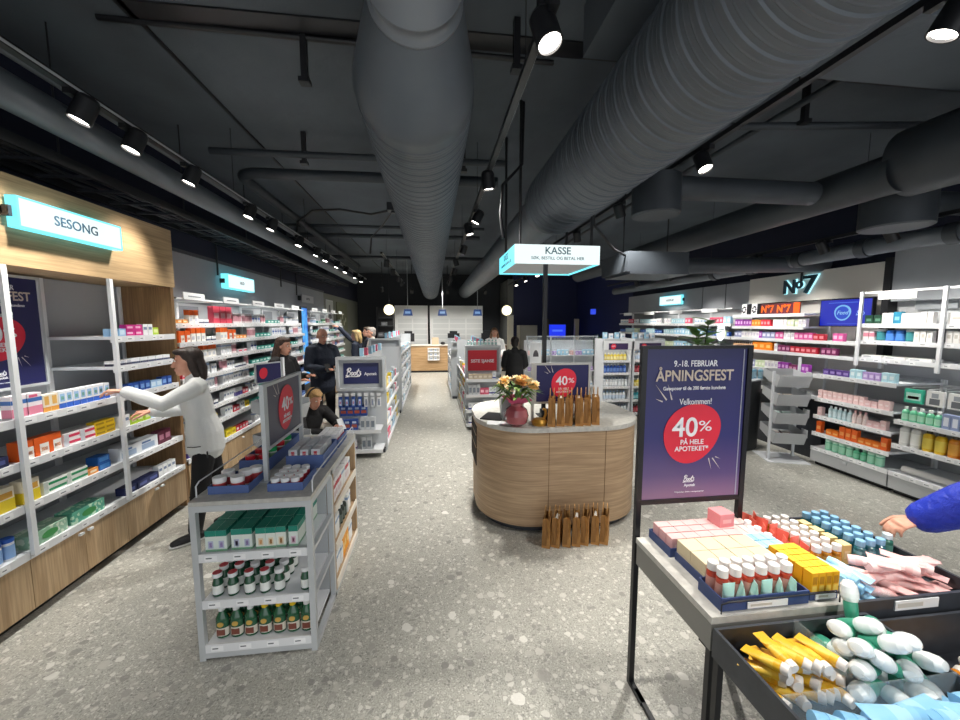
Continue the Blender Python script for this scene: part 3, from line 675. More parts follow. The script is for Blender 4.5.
fill(f1, .5, .72, Z[0], [(P_bluecap, 3)], lv[0] + N1); fill(f1, .5, .72, Z[1], [(P_yellowtea, 2)], lv[1] + N1); fill(f1, .45, .72, Z[2], [(P_navyc, 2)], lv[2] + N1); fill(f1, .45, .72, Z[3], [(P_white, 4)], lv[3] + N1)
fill(f2, .03, .72, Z[0], [(P_tissg, 1), (None, .02), (P_tiss, 1)], lv[0] + N2, gap=.02)
fill(f2, .02, .72, Z[1], [(P_yellowtea, 1), (None, .02), (P_green, 2, 2), (P_orsm, 1), (P_tealbag, 1, 2)], lv[1] + N2)
fill(f2, .03, .72, Z[2], [(P_orangeb, 3), (None, .01), (P_redw, 2, 2), (P_yel, 2, 3)], lv[2] + N2, gap=.004)
fill(f2, .02, .72, Z[3], [(P_pinkb, 2), (P_amberc, 2), (P_blue, 8)], lv[3] + N2, gap=.003)
fill(f3, .03, .7, Z[0], [(P_navyc, 3), (P_white, 4)], lv[0] + N3); fill(f3, .02, .7, Z[1], [(P_bigwb, 2), (P_maroon, 2)], lv[1] + N3)
fill(f3, .03, .7, Z[2], [(P_white, 2), (P_lime, 3), (P_ltblue, 3)], lv[2] + N3); fill(f3, .03, .7, Z[3], [(P_redw, 1), (P_dblue, 4), (P_ltblue, 2), (P_dblue, 2)], lv[3] + N3)
fill(f3, .03, .7, Z[4], [(P_wbox, 3), (P_lowwhite, 5)], lv[4] + N3); fill(f3, .03, .7, Z[5], [(P_ltblue, 2), (P_mag, 2, 2), (P_white, 2), (P_lime, 1)], lv[5] + N3)
tag(obj('oak_fascia', MB().box(-2.94, 0.6, 2.135, -2.43, 3.985, 2.66, M_OAKH)), 'long pale oak fascia board carrying the lit season sign', 'fascia board')
tag(obj('oak_end_panel', MB().box(-2.94, 3.935, 0.0, -2.44, 3.975, 2.134, M_OAKD)), 'darker oak end panel at right end of the season shelves', 'end panel')
lightbox('season_sign', 'lit cyan-white SESONG sign on the oak fascia', Fr(-2.428, 2.93, 90, 2.44), 0.74, 0.18, 0.07, [('SESONG', 0, .085)], .08)
pf = Fr(-2.79, 2.80, 90, 1.74)
t = thing('wall_poster', 'framed navy ÅPNINGSFEST poster on the season bay wall', 'poster', tuple(pf.o), 90)
obj('frame', frame_bars(MB(), -.3, .3, -.38, .38, .018, -.022, 0, M_SILVER), t)
obj('print', MB().box(-.282, -.012, -.362, .282, -.002, .362, M_NAVY), t)
promo(t, 0, 0, .564, .724, -.012, 'poster')

# ================================================================== LEFT WALL: long white run
ST = [0.435, 0.70, 0.885, 1.08, 1.245, 1.425, 1.605, 1.795]
P_red = carton('red medicine cartons', .07, .05, .07, 'cf2b3f', [(.1, .8, .3, .7, 'f0d9dc')])
P_redtall = carton('tall pinkish red bags', .13, .06, .2, 'd8485f', [(.1, .9, .3, .6, 'f0b3bd')], name='gift_bag', cat='bag')
P_teal = carton('teal and white cartons', .11, .06, .05, '3ea79a', [(.2, .9, .3, .7, 'e6f2ef')])
P_violet = carton('violet and white cartons', .055, .05, .1, 'efeef4', [(0, 1, 0, .5, '4b3f8e')])
P_yellow = carton('bright yellow cartons', .1, .06, .075, 'ead42a', [(.15, .85, .3, .65, 'b89e18')])
P_whtall = carton('tall white cartons', .05, .05, .125, 'eff0f2', [(0, 1, .75, .92, '9db4d6'), (.2, .8, .2, .5, 'c5cad2')])
P_whblue = carton('white cartons with blue cross', .08, .05, .12, 'eef1f5', [(.42, .58, .2, .85, '2f57b0'), (.1, .9, .45, .62, '2f57b0')])
P_pinkw = carton('pink and white slim cartons', .045, .04, .13, 'f0e4e6', [(0, 1, .2, .8, 'c78f9a')])
P_wtube = tubep('white standing skin tubes', .045, .125, 'eceef2', 'd5dae2', label='c3d4ea')
P_wbot = bottle('white pump bottles', .024, .13, 'eef0f2', 'd0d4da', 'a9c3de', parts=False)
P_green_b = bottle('green remedy bottles', .024, .11, '4f9a62', 'eef0ee', 'dfe9dd', parts=False)
pal_or = [P_orange, P_orange, P_orangeb, P_lowwhite, P_orsm]; pal_mid = [P_white, P_redw, P_red, P_whtall, P_lowwhite, P_pinkw]
pal_white = [P_whtall, P_white, P_whblue, P_wtube, P_wbot, P_teal, P_pinkw]; pal_low = [P_white, P_yellow, P_red, P_violet, P_whtall, P_lowwhite]
bayn = 'first second third fourth fifth sixth seventh eighth'.split()
lvl = ['bottom', 'second', 'third', 'fourth', 'fifth', 'sixth', 'seventh', 'top']
ys = [4.02 + .73 * i for i in range(5)]
for i, y0 in enumerate(ys + [8.06 + .73 * k for k in range(4)]):
    fr = Fr(-2.45, y0, 90); W = 0.726; nm = f'{ordw(i + 1)} white bay'
    t = shelf_bay('wall_shelving', f'tall white wall shelving, {nm} after the oak bays', 'shelving', fr, W, .47, 2.03, ST, z0=0.38, back=mat('aeb2b6', .6), setback={7: .06}, group='white wall shelving bays')
    obj('top_rail', MB().box(0, 0.0, 2.035, W, .012, 2.05, M_WHITE).box(0, .0, 2.03, .02, .46, 2.05, M_WHITE), t)
    hc = obj('header_card', MB().box(.1, -.012, 2.035, .45, -.002, 2.105, M_WHITE), t); obj('card_line', MB().box(.17, -.0135, 2.063, .38, -.0125, 2.075, mat('8b9098', .6)), hc)
    obj('upper_panel', MB().box(.03, .44, 1.86, .4, .452, 2.0, mat('74797f', .6)), t)
    c = thing('base_cabinet', f'low oak cabinet under the {nm} after the oak bays', 'cabinet', tuple(fr.o), fr.rz, 'oak cabinets of the white run')
    obj('body', MB().box(0, .02, .05, W, .46, .375, M_OAKV).box(0, .06, .001, W, .4, .05, M_BLACK), c)
    d = obj('drawer', MB().box(.002, 0, .055, W - .002, .019, .373, M_OAKV), c); obj('knob', MB().box(W / 2 - .015, -.018, .33, W / 2 + .015, 0, .345, M_WHITE), d)
    for k, z in enumerate(ST):
        pl = f', {lvl[k]} shelf, {ordw(i + 1)} white bay'
        if i == 0: pal = pal_or if k >= 5 else pal_mid if k >= 2 else pal_low
        elif i == 1: pal = ([P_redtall, P_pinkw] if k == 7 else pal_or if k == 6 else pal_mid if k >= 3 else pal_low)
        elif i == 2: pal = [P_pinkw, P_whblue] if k == 7 else pal_white if k > 2 else [P_teal, P_white, P_red, P_whtall]
        else: pal = pal_white + ([P_green_b] if k % 2 else [P_dblue])
        if i == 2 and k in (3, 4): pal = [P_teal]
        if i > 4 and k < 2: continue
        rfill(fr, .035, W - .035, z + .0006, pal, pl, yo=(.075 if k == 7 else .015), run=(2, 4) if i < 3 else (3, 5), gap=.008 if i < 5 else .012, merge=(i >= 4))
lightbox('wall_sign', 'small lit cyan-white sign on grey wall beyond the oak bays', Fr(-2.9, 6.1, 90, 2.38), 0.78, 0.2, 0.1, [('HUD', 0, .06)], .06)
t = thing('blade_sign', 'unlit grey wall sign between small lit sign and far corner', 'sign', (-2.9, 9.2, 2.34), 90)
obj('panel', MB().box(-.4, -.07, -.08, .4, -.02, .08, M_PANEL), t); obj('bracket', MB().box(-.46, -.06, -.05, -.4, 0, .05, M_BLACK), t); text(t, 'APOTEK', 0, -.073, 0, .07, mat('3a3d44', .5))
for k, (y, z) in enumerate(((5.7, 2.45), (7.9, 2.5), (8.75, 2.4))):
    tag(obj('wall_cable', MB().cyl((-2.92, y, z), (-2.92, y, 2.93), .012, M_BLACK, 6)), f'{ordw(k + 1)} black power drop from the oak end on left wall', 'cable')
# glowing screen between the bays
t = thing('display_screen', 'tall glowing blue screen standing between the white wall bays', 'screen', (-2.5, 7.86, 0), 90)
obj('casing', MB().box(-.17, .0, .4, .17, .06, 2.12, M_BLACK), t)
M_SCR, nt, N, Lk, b_ = nodes_mat('screen_blue')
v = coords(N, Lk); nz = noise(N, Lk, v, 3, 2); r = ramp(N, [(0.35, '1a3fd0'), (0.55, '58b6f2'), (0.7, '2a5be0')]); Lk.new(nz.outputs[0], r.inputs[0])
Lk.new(r.outputs[0], b_.inputs['Emission Color']); b_.inputs['Emission Strength'].default_value = 1.0; b_.inputs['Base Color'].default_value = (0, 0, 0, 1)
obj('screen', MB().box(-.155, -.004, .6, .155, -.0, 2.09, M_SCR), t); obj('foot', MB().box(-.16, -.02, 0, .16, .25, .4, M_CHAR), t)
# murals further along
t = thing('wall_mural', 'pale poster with a grey figure on the far left wall', 'poster', (-2.94, 11.4, 1.95), 90)
obj('frame', frame_bars(MB(), -.36, .36, -.5, .5, .02, -.02, 0, M_SILVER), t); mu = MB().box(-.34, -.012, -.48, .34, -.004, .48, mat('b9bcbb', .6))
obj('print', mu, t); obj('figure', MB().plate([(-.12, -.48), (-.18, .0), (-.05, .12), (-.08, .34), (.06, .38), (.08, .12), (.2, .0), (.1, -.48)], -.014, -.0125, mat('6e7278', .6)), t)
t = thing('wall_mural', 'olive poster with pale flowers on the far left wall', 'poster', (-2.94, 12.9, 1.85), 90)
obj('print', MB().box(-.7, -.02, -.6, .7, -.001, .6, mat('6b6f58', .6)), t)
for k in range(5): obj('flower', MB().plate([(-.45 + k * .22 + .07 * math.cos(a * .785), .1 * (k % 3) - .05 + .09 * math.sin(a * .785)) for a in range(8)], -.023, -.0205, mat('c8c9b8', .6)), t)

# ================================================================== NEAR-LEFT GONDOLA (metal frame, stone top)
GX0, GX1, GY0, GY1, GH = -1.255, -0.655, 2.03, 3.2, 0.885
t = thing('display_gondola', 'grey metal display gondola with stone top, near left', 'gondola', (GX0, GY0, 0), 0)
GW, GD = GX1 - GX0, GY1 - GY0
obj('stone_top', MB().box(0.0, 0.0, GH - .022, GW, GD, GH, M_STONE), t)
for nm, x, y in (('a', 0, 0), ('b', GW - .03, 0), ('c', 0, .40), ('d', GW - .03, .40), ('e', 0, GD - .03), ('f', GW - .03, GD - .03)):
    obj('leg', MB().box(x, y, 0.0, x + .03, y + .03, GH - .023, M_SILVER), t)
for y in (0, GD - .03):
    for z in ((GH - .055, GH - .023), (.015, .045)): obj('frame_bar', MB().box(.03, y, z[0], GW - .03, y + .03, z[1], M_SILVER), t)
for x in (0, GW - .03):
    for z in ((GH - .055, GH - .023), (.0, .03)): obj('frame_bar', MB().box(x, .03, z[0], x + .03, GD - .03, z[1], M_SILVER), t)
obj('back_panel', MB().box(.031, .38, .06, GW - .031, .395, GH - .056, M_GREYP), t)
for z in (.085, .335, .595):
    s = obj('shelf', MB().box(.031, .012, z - .02, GW - .031, .379, z, M_SHELF), t)
    rl = MB().box(.031, .0, z - .04, GW - .031, .011, z + .006, M_WHITE)
    for k in range(4): rl.box(.06 + k * .14, -.001, z - .032, .12 + k * .14, 0, z - .004, mat('f6f7f8', .5)).box(.066 + k * .14, -.0015, z - .02, .095 + k * .14, -.001, z - .014, mat('5d6168', .5))
    obj('price_rail', rl, s)
# oak side shelving facing the aisle
for y in (.432, GD - .055): obj('oak_panel', MB().box(.32, y, .031, GW, y + .02, GH - .056, M_OAKV), t)
obj('side_back', MB().box(.3, .432, .031, .319, GD - .035, GH - .056, M_OAKV), t)
for z in (.07, .33, .59):
    s = obj('side_shelf', MB().box(.32, .453, z - .02, GW - .005, GD - .056, z, M_OAKV), t)
    obj('price_rail', MB().box(GW - .004, .453, z - .035, GW + .008, GD - .056, z + .012, mat('e6dfd2', .4)), s)
for k, z in enumerate((.3, .56)): obj('side_rail', MB().box(GW - .028, .031, z, GW - .002, .4, z + .022, M_SILVER), t)
for x in (.008, GW - .008):
    obj('guard_rail', MB().tube([(x, .06, GH), (x, .06, GH + .06), (x, .09, GH + .075), (x, GD - .08, GH + .075), (x, GD - .05, GH + .06), (x, GD - .05, GH)], .004, M_WHITE, 6), t)
g = Fr(GX0, GY0, 0)
P_tealbox = carton('teal topped herb tea cartons', .052, .11, .115, 'dfe9e2', [(0, 1, .72, 1, '178774'), (.25, .75, .15, .5, 'b9bfd8'), (.38, .62, .2, .42, '8d6fae'), (0, 1, 0, .1, '7fb08f')], name='herb_tea_carton', top='178774')
P_tealpk = carton('teal topped pink mark cartons', .048, .11, .115, 'dfe9e2', [(0, 1, .72, 1, '178774'), (.25, .75, .15, .5, 'e3c3d3'), (.38, .62, .2, .42, 'b0407a'), (0, 1, 0, .1, '7fb08f')], name='herb_tea_carton', top='178774')
P_tealor = carton('teal topped orange mark cartons', .05, .11, .115, 'e4e9e0', [(0, 1, .72, 1, '178774'), (.25, .75, .15, .5, 'e8d6b4'), (.38, .62, .2, .42, 'd08a3e'), (0, 1, 0, .1, '7fb08f')], name='herb_tea_carton', top='178774')
P_syrup = bottle('white capped syrup bottle', .027, .13, '173a2c', 'eceeed', 'a9d3bd', caph=.26, capr=.55, name='syrup_bottle')
G = ' of near-left gondola'
for row, yo in ((0, .03), (1, .15), (2, .262)):
    fill(g, .05, GW - .04, .596, [(P_tealbox, 2), (None, .02), (P_tealbox, 2), (None, .018), (P_tealor, 3), (None, .014), (P_tealpk, 2)] + ([(P_syrup, 1)] if row == 0 else []), f", {['front', 'middle', 'back'][row]} row, upper shelf" + G, yo=yo, gap=.001, jit=.4)
def jarb(desc, lid, h=.125, r=.027):
    m1 = mat('1f5138', .25, 0, 0, 0, 1, .4); ml = mat('e9ece8', .5)
    b = MB().lathe([(0, 0), (r * .95, 0), (r, .004), (r, .012), (r, .06), (r * .98, .068), (r * .62, .1), (r * .58, h - .022), (0, h - .022)], [m1, m1, m1, ml, m1, m1, m1, m1], n=16)
    c = MB().lathe([(0, h - .022), (r * .86, h - .022), (r * .9, h - .004), (r * .84, h), (0, h)], [mat('e9eaec', .35)] * 2 + [mat('e9eaec', .35), mat(lid, .45)], n=16)
    return _pr('tonic_bottle', 'bottle', desc, 2 * r, 2 * r, h, b.mesh('tonic_bottle'), [('cap', c.mesh('cap'))])
P_jr, P_jg, P_jy = jarb('red topped tonic bottles', 'c8414b'), jarb('white topped tonic bottles', 'dfe2e4'), jarb('olive topped tonic bottles', 'b3ab4c')
for row, yo in ((0, .03), (1, .10), (2, .17), (3, .24)):
    segs = [(None, .005), (P_jr, 1), (None, .025), (P_jr, 1), (None, .03), ((P_jr if row % 2 == 0 else P_jg), 1), (None, .025), (P_jr, 1), (None, .02), (P_jg, 1), (None, .07 if row else .085)] + ([(P_jg, 1), (None, .02), (P_jy, 1)] if row < 1 else [])
    fill(g, .05, GW - .035, .336, segs, f", {ordw(row + 1)} row back, middle shelf" + G, yo=yo, gap=0, jit=2)
def oilb(desc, cap, neck):
    m1 = mat('1d5738', .2, 0, 0, 0, 1, .5); r = .033; h = .19
    b = MB().lathe([(0, 0), (r * .95, 0), (r, .004), (r, .012), (r, .058), (r, .064), (r, .095), (r * .98, .11), (r * .45, .145), (r * .42, .155), (0, .155)],
                   [m1, m1, m1, mat('d8d2c4', .5), m1, mat('2c5f43', .5), m1, m1, m1, m1], n=16, sy=.7)
    e = MB().box(-.02, -r * .7 - .001, .018, .02, -r * .6, .05, mat('7c4436', .5)); e.plate([(.016 * math.cos(a * .5236), .08 + .014 * math.sin(a * .5236)) for a in range(12)], -r * .7 - .0012, -r * .6, mat('d0a955', .5))
    c = MB().lathe([(0, .152), (.0165, .152), (.0165, .185), (.014, h), (0, h)], mat(cap, .35), n=14)
    return _pr('herbal_bottle', 'bottle', desc, 2 * r, 2 * r * .7, h, b.mesh('herbal_bottle'), [('cap', c.mesh('cap')), ('picture_label', e.mesh('picture_label'))])
P_ow, P_oy = oilb('white capped green herbal bottles', 'e3e6e6', 0), oilb('yellow capped green herbal bottles', 'e6c21c', 0)
for row, yo in ((0, .04), (1, .11)): fill(g, .055, GW - .03, .086, [(P_ow, 3), (P_oy, 3), (P_ow, 1)], f", {['front', 'back'][row]} row, lowest shelf" + G, yo=yo, gap=.008)
gs = Fr(GX1, GY0 + .46, 90)
P_rw = carton('red and white powder cartons', .05, .1, .15, 'f0eef0', [(0, 1, .6, .8, 'c23040'), (.1, .9, .2, .45, 'd9c8cc')], name='powder_carton'); P_wp = carton('white vitamin cartons', .055, .1, .14, 'eef0f0', [(0, 1, .7, .85, '8ea9c8')], name='vitamin_carton'); P_org = carton('bright orange vitamin cartons', .06, .08, .17, 'f2a31a', [(.2, .8, .3, .6, 'f8d58a')], name='vitamin_carton')
P_darkb = bottle('white capped dark bottles', .028, .14, '23302c', 'e6e8e8', '5d6b66', parts=True, name='syrup_bottle')
fill(gs, .02, .63, .591, [(P_rw, 5), (P_wp, 2), (P_rw, 2), (P_wp, 1)], ', upper side shelf' + G, yo=.02); fill(gs, .02, .63, .331, [(P_wp, 3), (P_darkb, 4), (P_wp, 2)], ', middle side shelf' + G, yo=.02); fill(gs, .02, .63, .071, [(P_wp, 4), (P_org, 3), (P_wp, 2)], ', lowest side shelf' + G, yo=.02)
# trays on the stone top
def tray(x0, y0, x1, y1, z, h, label, col=None, fh=None):
    m = col or M_TRAY; w_ = .004; fh = fh or h
    t = thing('display_tray', label, 'tray', (x0, y0, z), 0); X, Y = x1 - x0, y1 - y0
    obj('base', MB().box(0, 0, 0.0005, X, Y, .004, m), t)
    for n_, q in (('front', (0, 0, .004, X, w_, fh)), ('rear', (0, Y - w_, .004, X, Y, h)), ('end', (0, w_, .004, w_, Y - w_, h)), ('end', (X - w_, w_, .004, X, Y - w_, h))):
        obj(n_ + '_wall', MB().box(*q, m), t)
    return t
Zt = GH
tray(-1.205, 2.115, -1.0, 2.33, Zt, .045, 'blue tray of white pots at near-left corner of the gondola')
tray(-.905, 2.115, -.72, 2.36, Zt, .045, 'blue tray of small red and white tubs under the slanted stand')
tray(-.925, 2.44, -.70, 2.78, Zt, .085, 'tall blue tray of red and white cartons behind the stand base')
tray(-1.19, 2.42, -1.02, 3.0, Zt, .075, 'long blue tray of red and green lidded pots along the rear rail')
tray(-.86, 2.83, -.70, 3.1, Zt, .06, 'small blue tray of red cartons at far-right corner of gondola')
P_pot = bottle('white lidded vitamin pots', .033, .08, 'ecebea', 'f1f2f3', 'b23a3f', 'jar', name='vitamin_pot', cat='pot', caph=.28); P_potr = bottle('red lidded pots', .028, .085, 'e6e4e0', 'c9202f', 'b8403f', 'jar', name='vitamin_pot', cat='pot', caph=.3); P_potg = bottle('green lidded pots', .028, .09, 'e2e6e0', '1fa35a', '7fae86', 'jar', name='vitamin_pot', cat='pot', caph=.3)
P_tub = bottle('small red striped tubs', .023, .062, 'f0eff0', 'eef0f3', 'c0303c', 'jar', name='vitamin_tub', cat='tub', caph=.25); P_rwc = carton('red striped supplement cartons', .05, .085, .115, 'c9cdd2', [(.0, 1, .15, .8, 'd9dcdf'), (.3, .7, .1, .9, 'b9293b')], name='supplement_carton'); P_rws = carton('small red supplement cartons', .04, .05, .09, 'f0f0f2', [(0, 1, .3, .6, 'c22f3f')], name='supplement_carton')
def grid(p, x0, y0, nx, ny, dx, dy, z, place, rz=0, skip=()):
    for r_ in range(ny):
        for c_ in range(nx):
            if (c_, r_) in skip: continue
            put(p, (x0 + c_ * dx + random.uniform(-.002, .002), y0 + r_ * dy, z), rz + random.uniform(-3, 3), f"{ordw(c_ + 1)} from left, {ordw(r_ + 1)} row, of {p.desc} {place}", p.desc + ' ' + place)
grid(P_pot, -1.163, 2.155, 2, 2, .09, .09, Zt + .0046, 'in the near-left tray'); put(P_pot, (-1.035, 2.29, Zt + .0046), 0, 'single white lidded vitamin pot at rear right of near-left tray')
grid(P_tub, -.875, 2.145, 3, 4, .054, .058, Zt + .0046, 'in the tub tray')
for r_ in range(3):
    for c_ in range(3):
        put(P_rwc, (-.885 + c_ * .068, 2.49 + r_ * .1, Zt + .0046), 0, f"{ordw(c_ + 1)} from left, {ordw(r_ + 1)} row, of red striped cartons in tall blue tray", 'cartons in the tall blue tray')
for i in range(8): put(P_potr if i in (0, 1, 2, 5) else P_potg, (-1.145 + .07 * (i % 2), 2.47 + .13 * (i // 2) + (i % 2) * .02, Zt + .0046), 0, f"{['red', 'green'][0 if i in (0, 1, 2, 5) else 1]} lidded pot, {ordw(i // 2 + 1)} pair, {['rear', 'front'][i % 2]} side of the long tray", 'lidded pots in the long tray')
grid(P_rws, -.83, 2.87, 3, 4, .047, .06, Zt + .0046, 'in the small far tray')
def stand40(name, label, fr, W, zb, zt, z0, px=(0.0,), art=True, art_mat=M_NAVY, fm=M_SILVER):
    t = thing(name, label, 'sign', tuple(fr.o), fr.rz)
    for x in px: obj('post', MB().box(x - .012, -.012, z0, x + .012, .012, zb if 0 < x < W else zt, fm), t); obj('foot', MB().box(x - .03, -.05, z0, x + .03, .05, z0 + .004, fm), t)
    obj('frame', frame_bars(MB(), 0.013, W - .013, zb, zt, .018, -.014, .014, fm), t); obj('print', MB().box(.03, -.008, zb + .017, W - .03, .008, zt - .017, art_mat), t)
    if art: promo(t, W * .52, (zb + zt) / 2, W - .06, (zt - zb) - .05, -.009, 'wide')
    return t
stand40('promo_stand', 'grey framed 40% sign on the near-left gondola top', Fr(-.97, 2.27, 90), .6, 1.06, 1.45, GH + .0005, (0, .6), art_mat=mat('4c4d60', .35))  # print greyed: the glare on its plastic is put into the colour

# ================================================================== rack of sloping trays behind the near-left gondola
def bin_rack(name, label, fr, levels, W=.34, D=.36, H=1.3, col=M_PANEL, card=None):
    t = thing(name, label, 'rack', tuple(fr.o), fr.rz)
    obj('base_plate', MB().box(-W / 2 - .05, -.22, 0.0, W / 2 + .05, .22, .012, M_SHELF), t)
    for sx in (-1, 1): obj('post', MB().box(sx * W / 2 - .0125, -.0125 + sx * .1, .012, sx * W / 2 + .0125, .0125 + sx * .1, H if sx > 0 else levels[-1] + .1, M_SHELF), t)
    for z in levels:
        x0, x1, y0, y1 = -W / 2 + .014, W / 2 - .014, -.22, .2
        prof = [(y0, z + .05), (y0 + .06, z - .1), (y1, z + .0), (y1, z + .1)]
        th = .006; b = MB()
        b.add([(x, y, zz) for x in (x0, x1) for y, zz in prof] + [(x, y, zz + th) for x in (x0 + .004, x1 - .004) for y, zz in prof],
              [(0, 1, 5, 4), (1, 2, 6, 5), (2, 3, 7, 6), (9, 8, 12, 13), (10, 9, 13, 14), (11, 10, 14, 15), (0, 4, 12, 8), (3, 11, 15, 7), (0, 3, 2, 1), (4, 5, 6, 7), (8, 9, 10, 11), (12, 15, 14, 13)], col)
        obj('sloping_tray', b, t)
        obj('price_wing', MB().box(x1, -.2, z + .0, x1 + .01, -.08, z + .1, col), t)
    return t
bin_rack('tray_rack', 'grey rack of sloping trays with purple card behind the gondola', Fr(-1.5, 3.9, 70), (.62, .95), H=1.45)
t = thing('card_sign', 'purple promo card on the sloping tray rack by the white wall bays', 'sign', (-1.5, 3.66, 1.34), 60)
obj('panel', MB().box(-.12, -.012, -.07, .12, -.006, .09, M_NAVY), t); obj('holder', MB().box(-.13, -.005, -.08, .13, .012, .1, M_SILVER).box(-.01, 0, -.3, .01, .01, -.08, M_SILVER), t)
e_ = MB(); egg(e_, -.06, .01, .08, .1, -.0145, M_BLOB, .1); obj('red_disc', e_, t)

# ================================================================== AISLE GONDOLAS
P_absb = carton('blue sanitary packs', .085, .06, .14, '2c4f9e', [(.1, .9, .25, .55, 'b5563f'), (.2, .8, .65, .85, 'c9d9f2')], name='hygiene_pack', cat='pack'); P_mouth = bottle('blue bottles', .03, .15, '2d62b5', 'e8ecf2', '9fc0ea', parts=False, name='mouthwash_bottle'); P_hang = carton('hanging white toothbrush packs', .05, .02, .13, 'e5e8ec', [(.2, .8, .1, .8, '9aa1ac'), (.35, .65, .2, .6, '5a6f9c')], name='toothbrush_pack', cat='pack'); P_hangb = carton('hanging blue toothbrush packs', .05, .02, .14, '31549f', [(.2, .8, .15, .75, 'c6d4ee'), (.3, .7, .3, .55, 'b55a8c')], name='toothbrush_pack', cat='pack')
P_grey = carton('silver grey hygiene cartons', .06, .05, .17, 'cfd3d7', [(.15, .85, .2, .7, '7e8894')], name='hygiene_carton'); P_wht2 = carton('white hygiene cartons', .055, .05, .12, 'eceef1', [(0, 1, .1, .3, '4b4f9a'), (.2, .8, .5, .8, 'c4cbd6')], name='hygiene_carton'); P_pinkh = carton('pink hygiene cartons', .07, .05, .11, 'e0607d', [(.15, .85, .3, .7, 'f2c1cc')], name='hygiene_carton'); P_whh = carton('plain white hygiene cartons', .07, .05, .1, 'eceff2', [(.15, .85, .3, .6, 'a9c6e0')], name='hygiene_carton'); P_ltb = carton('sky blue hygiene cartons', .075, .05, .12, 'a6d2ea', [(.15, .85, .3, .7, 'e8f3f8')], name='hygiene_carton'); P_yelh = carton('yellow hygiene cartons', .06, .05, .14, 'e6c92c', [(.2, .8, .3, .7, 'f5eab0')], name='hygiene_carton')
def gondola(name, label, x0, x1, y0, y1, H, header, side, nm, levels, pal, art, merge=False):
    W, D = x1 - x0, y1 - y0
    t = thing(name, label, 'gondola', (x0, y0, 0), 0)
    obj('end_panel', MB().box(0, .1, .0, W, .13, H, M_SILVER), t)
    obj('header_panel', frame_bars(MB(), 0, W, H - header, H, .035, .0, .1, M_SILVER).box(.035, .05, H - header + .035, W - .035, .1, H - .035, M_GREYP), t)
    obj('plinth', MB().box(.02, .0, .0, W - .02, D, .05, M_CHAR), t)
    obj('core_panel', MB().box(W / 2 - .02, .131, .05, W / 2 + .02, D - .03, H - .02, M_PANEL), t); obj('end_panel', MB().box(0, D - .03, 0, W, D, H, M_SILVER), t)
    for sgn in ((1,) if side == 'r' else (-1,)):
        xa, xb = (W / 2 + .021, W - .01) if sgn > 0 else (.01, W / 2 - .021)
        for z in levels:
            s = obj('shelf', MB().box(xa, .14, z - .02, xb, D - .035, z, M_SHELF), t)
            xr = xb if sgn > 0 else xa - .012
            obj('price_rail', MB().box(xr, .14, z - .035, xr + .012, D - .035, z + .008, M_WHITE), s)
    fr = Fr(x1 - .01, y0 + .16, 90) if side == 'r' else Fr(x0 + .01, y1 - .06, -90)
    for k, z in enumerate(levels):
        rfill(fr, .02, D - .24, z + .0006, pal, f', {ordw(k + 1)} shelf, {nm}', yo=.015, run=(2, 4), merge=merge)
    for k in range(int(D / .3)):
        put(P_pinkh if k % 3 == 1 else P_ltb, (x0 + W * .5 + random.uniform(-.03, .03), y0 + .3 + k * .28, H - .0195), 90, f'{ordw(k + 1)} carton from the aisle end on top of {nm}', f'top row of {nm}')
    return t
G2 = 'navy-logo gondola'
t = gondola('aisle_gondola', 'silver aisle gondola with navy logo sign on its end', -1.31, -.66, 5.28, 7.35, 1.34, .46, 'r', G2, (.08, .34, .6, .86), [P_pinkh, P_whh, P_ltb, P_whh, P_grey, P_yelh], None)
obj('sign_panel', MB().box(.09, .045, .97, .56, .0495, 1.255, mat('232a5c', .45)), t)
script_logo(t, .225, .04, 1.125, .22, M_TXT, .06); text(t, 'Apotek', .45, .042, 1.105, .06, M_TXT, bold=.012, width=.17)
def end_shelf(t, x0, x1, z, yf, yb):
    s = obj('end_shelf', MB().box(x0, yf, z - .02, x1, yb, z, M_SHELF), t); obj('price_rail', MB().box(x0 - .005, yf - .012, z - .04, x1 + .005, yf - .0005, z + .008, M_WHITE), s)
end_shelf(t, -.02, .6, .38, -.2, .099); end_shelf(t, -.01, .62, .11, -.2, .099)
fe = Fr(-1.31, 5.08, 0)
fill(fe, .03, .4, .381, [(P_absb, 3), (None, .03), (P_grey, 2)], ', shelf under the navy logo sign', yo=.03); fill(fe, .4, .6, .381, [(P_grey, 2)], ', shelf under the navy logo sign', yo=.03)
fill(fe, .1, .6, .111, [(P_wht2, 3), (None, .06), (P_grey, 2)], ', bottom end shelf of ' + G2, yo=.04)
for k in range(7):
    x = .05 + k * .085; p = P_hangb if k < 4 else P_hang
    put(p, fe.pt(x, .2, .66), 0, f'{ordw(k + 1)} from left of toothbrush packs hanging under the navy logo sign', 'toothbrush packs under the logo sign')
    obj('hook', MB().tube([(x, .099, .815), (x, .0, .815)], .004, M_SILVER, 5).box(x - .025, -.02, .81, x + .025, -.01, .85, M_WHITE), t)
for k in range(4): put(P_absb, fe.pt(.08 + k * .09, .24, .53) if k < 4 else 0, 0, f'{ordw(k + 1)} from left of blue packs on the upper row under toothbrush packs', 'upper blue packs')  # stacked on the lower packs
gondola('aisle_gondola', 'farther silver aisle gondola behind the navy-logo one', -1.25, -.64, 7.62, 11.0, 1.5, .2, 'r', 'far left gondola', (.08, .36, .64, .92, 1.18), [P_whh, P_ltb, P_wht2, P_whh, P_grey], None, True)
G3 = 'red-sign gondola'
t = gondola('aisle_gondola', 'silver aisle gondola with red SISTE SJANSE sign', .54, 1.15, 6.4, 8.7, 1.42, .5, 'l', G3, (.08, .34, .6, .86), [P_whh, P_wht2, P_yelh, P_grey, P_pinkh], None)
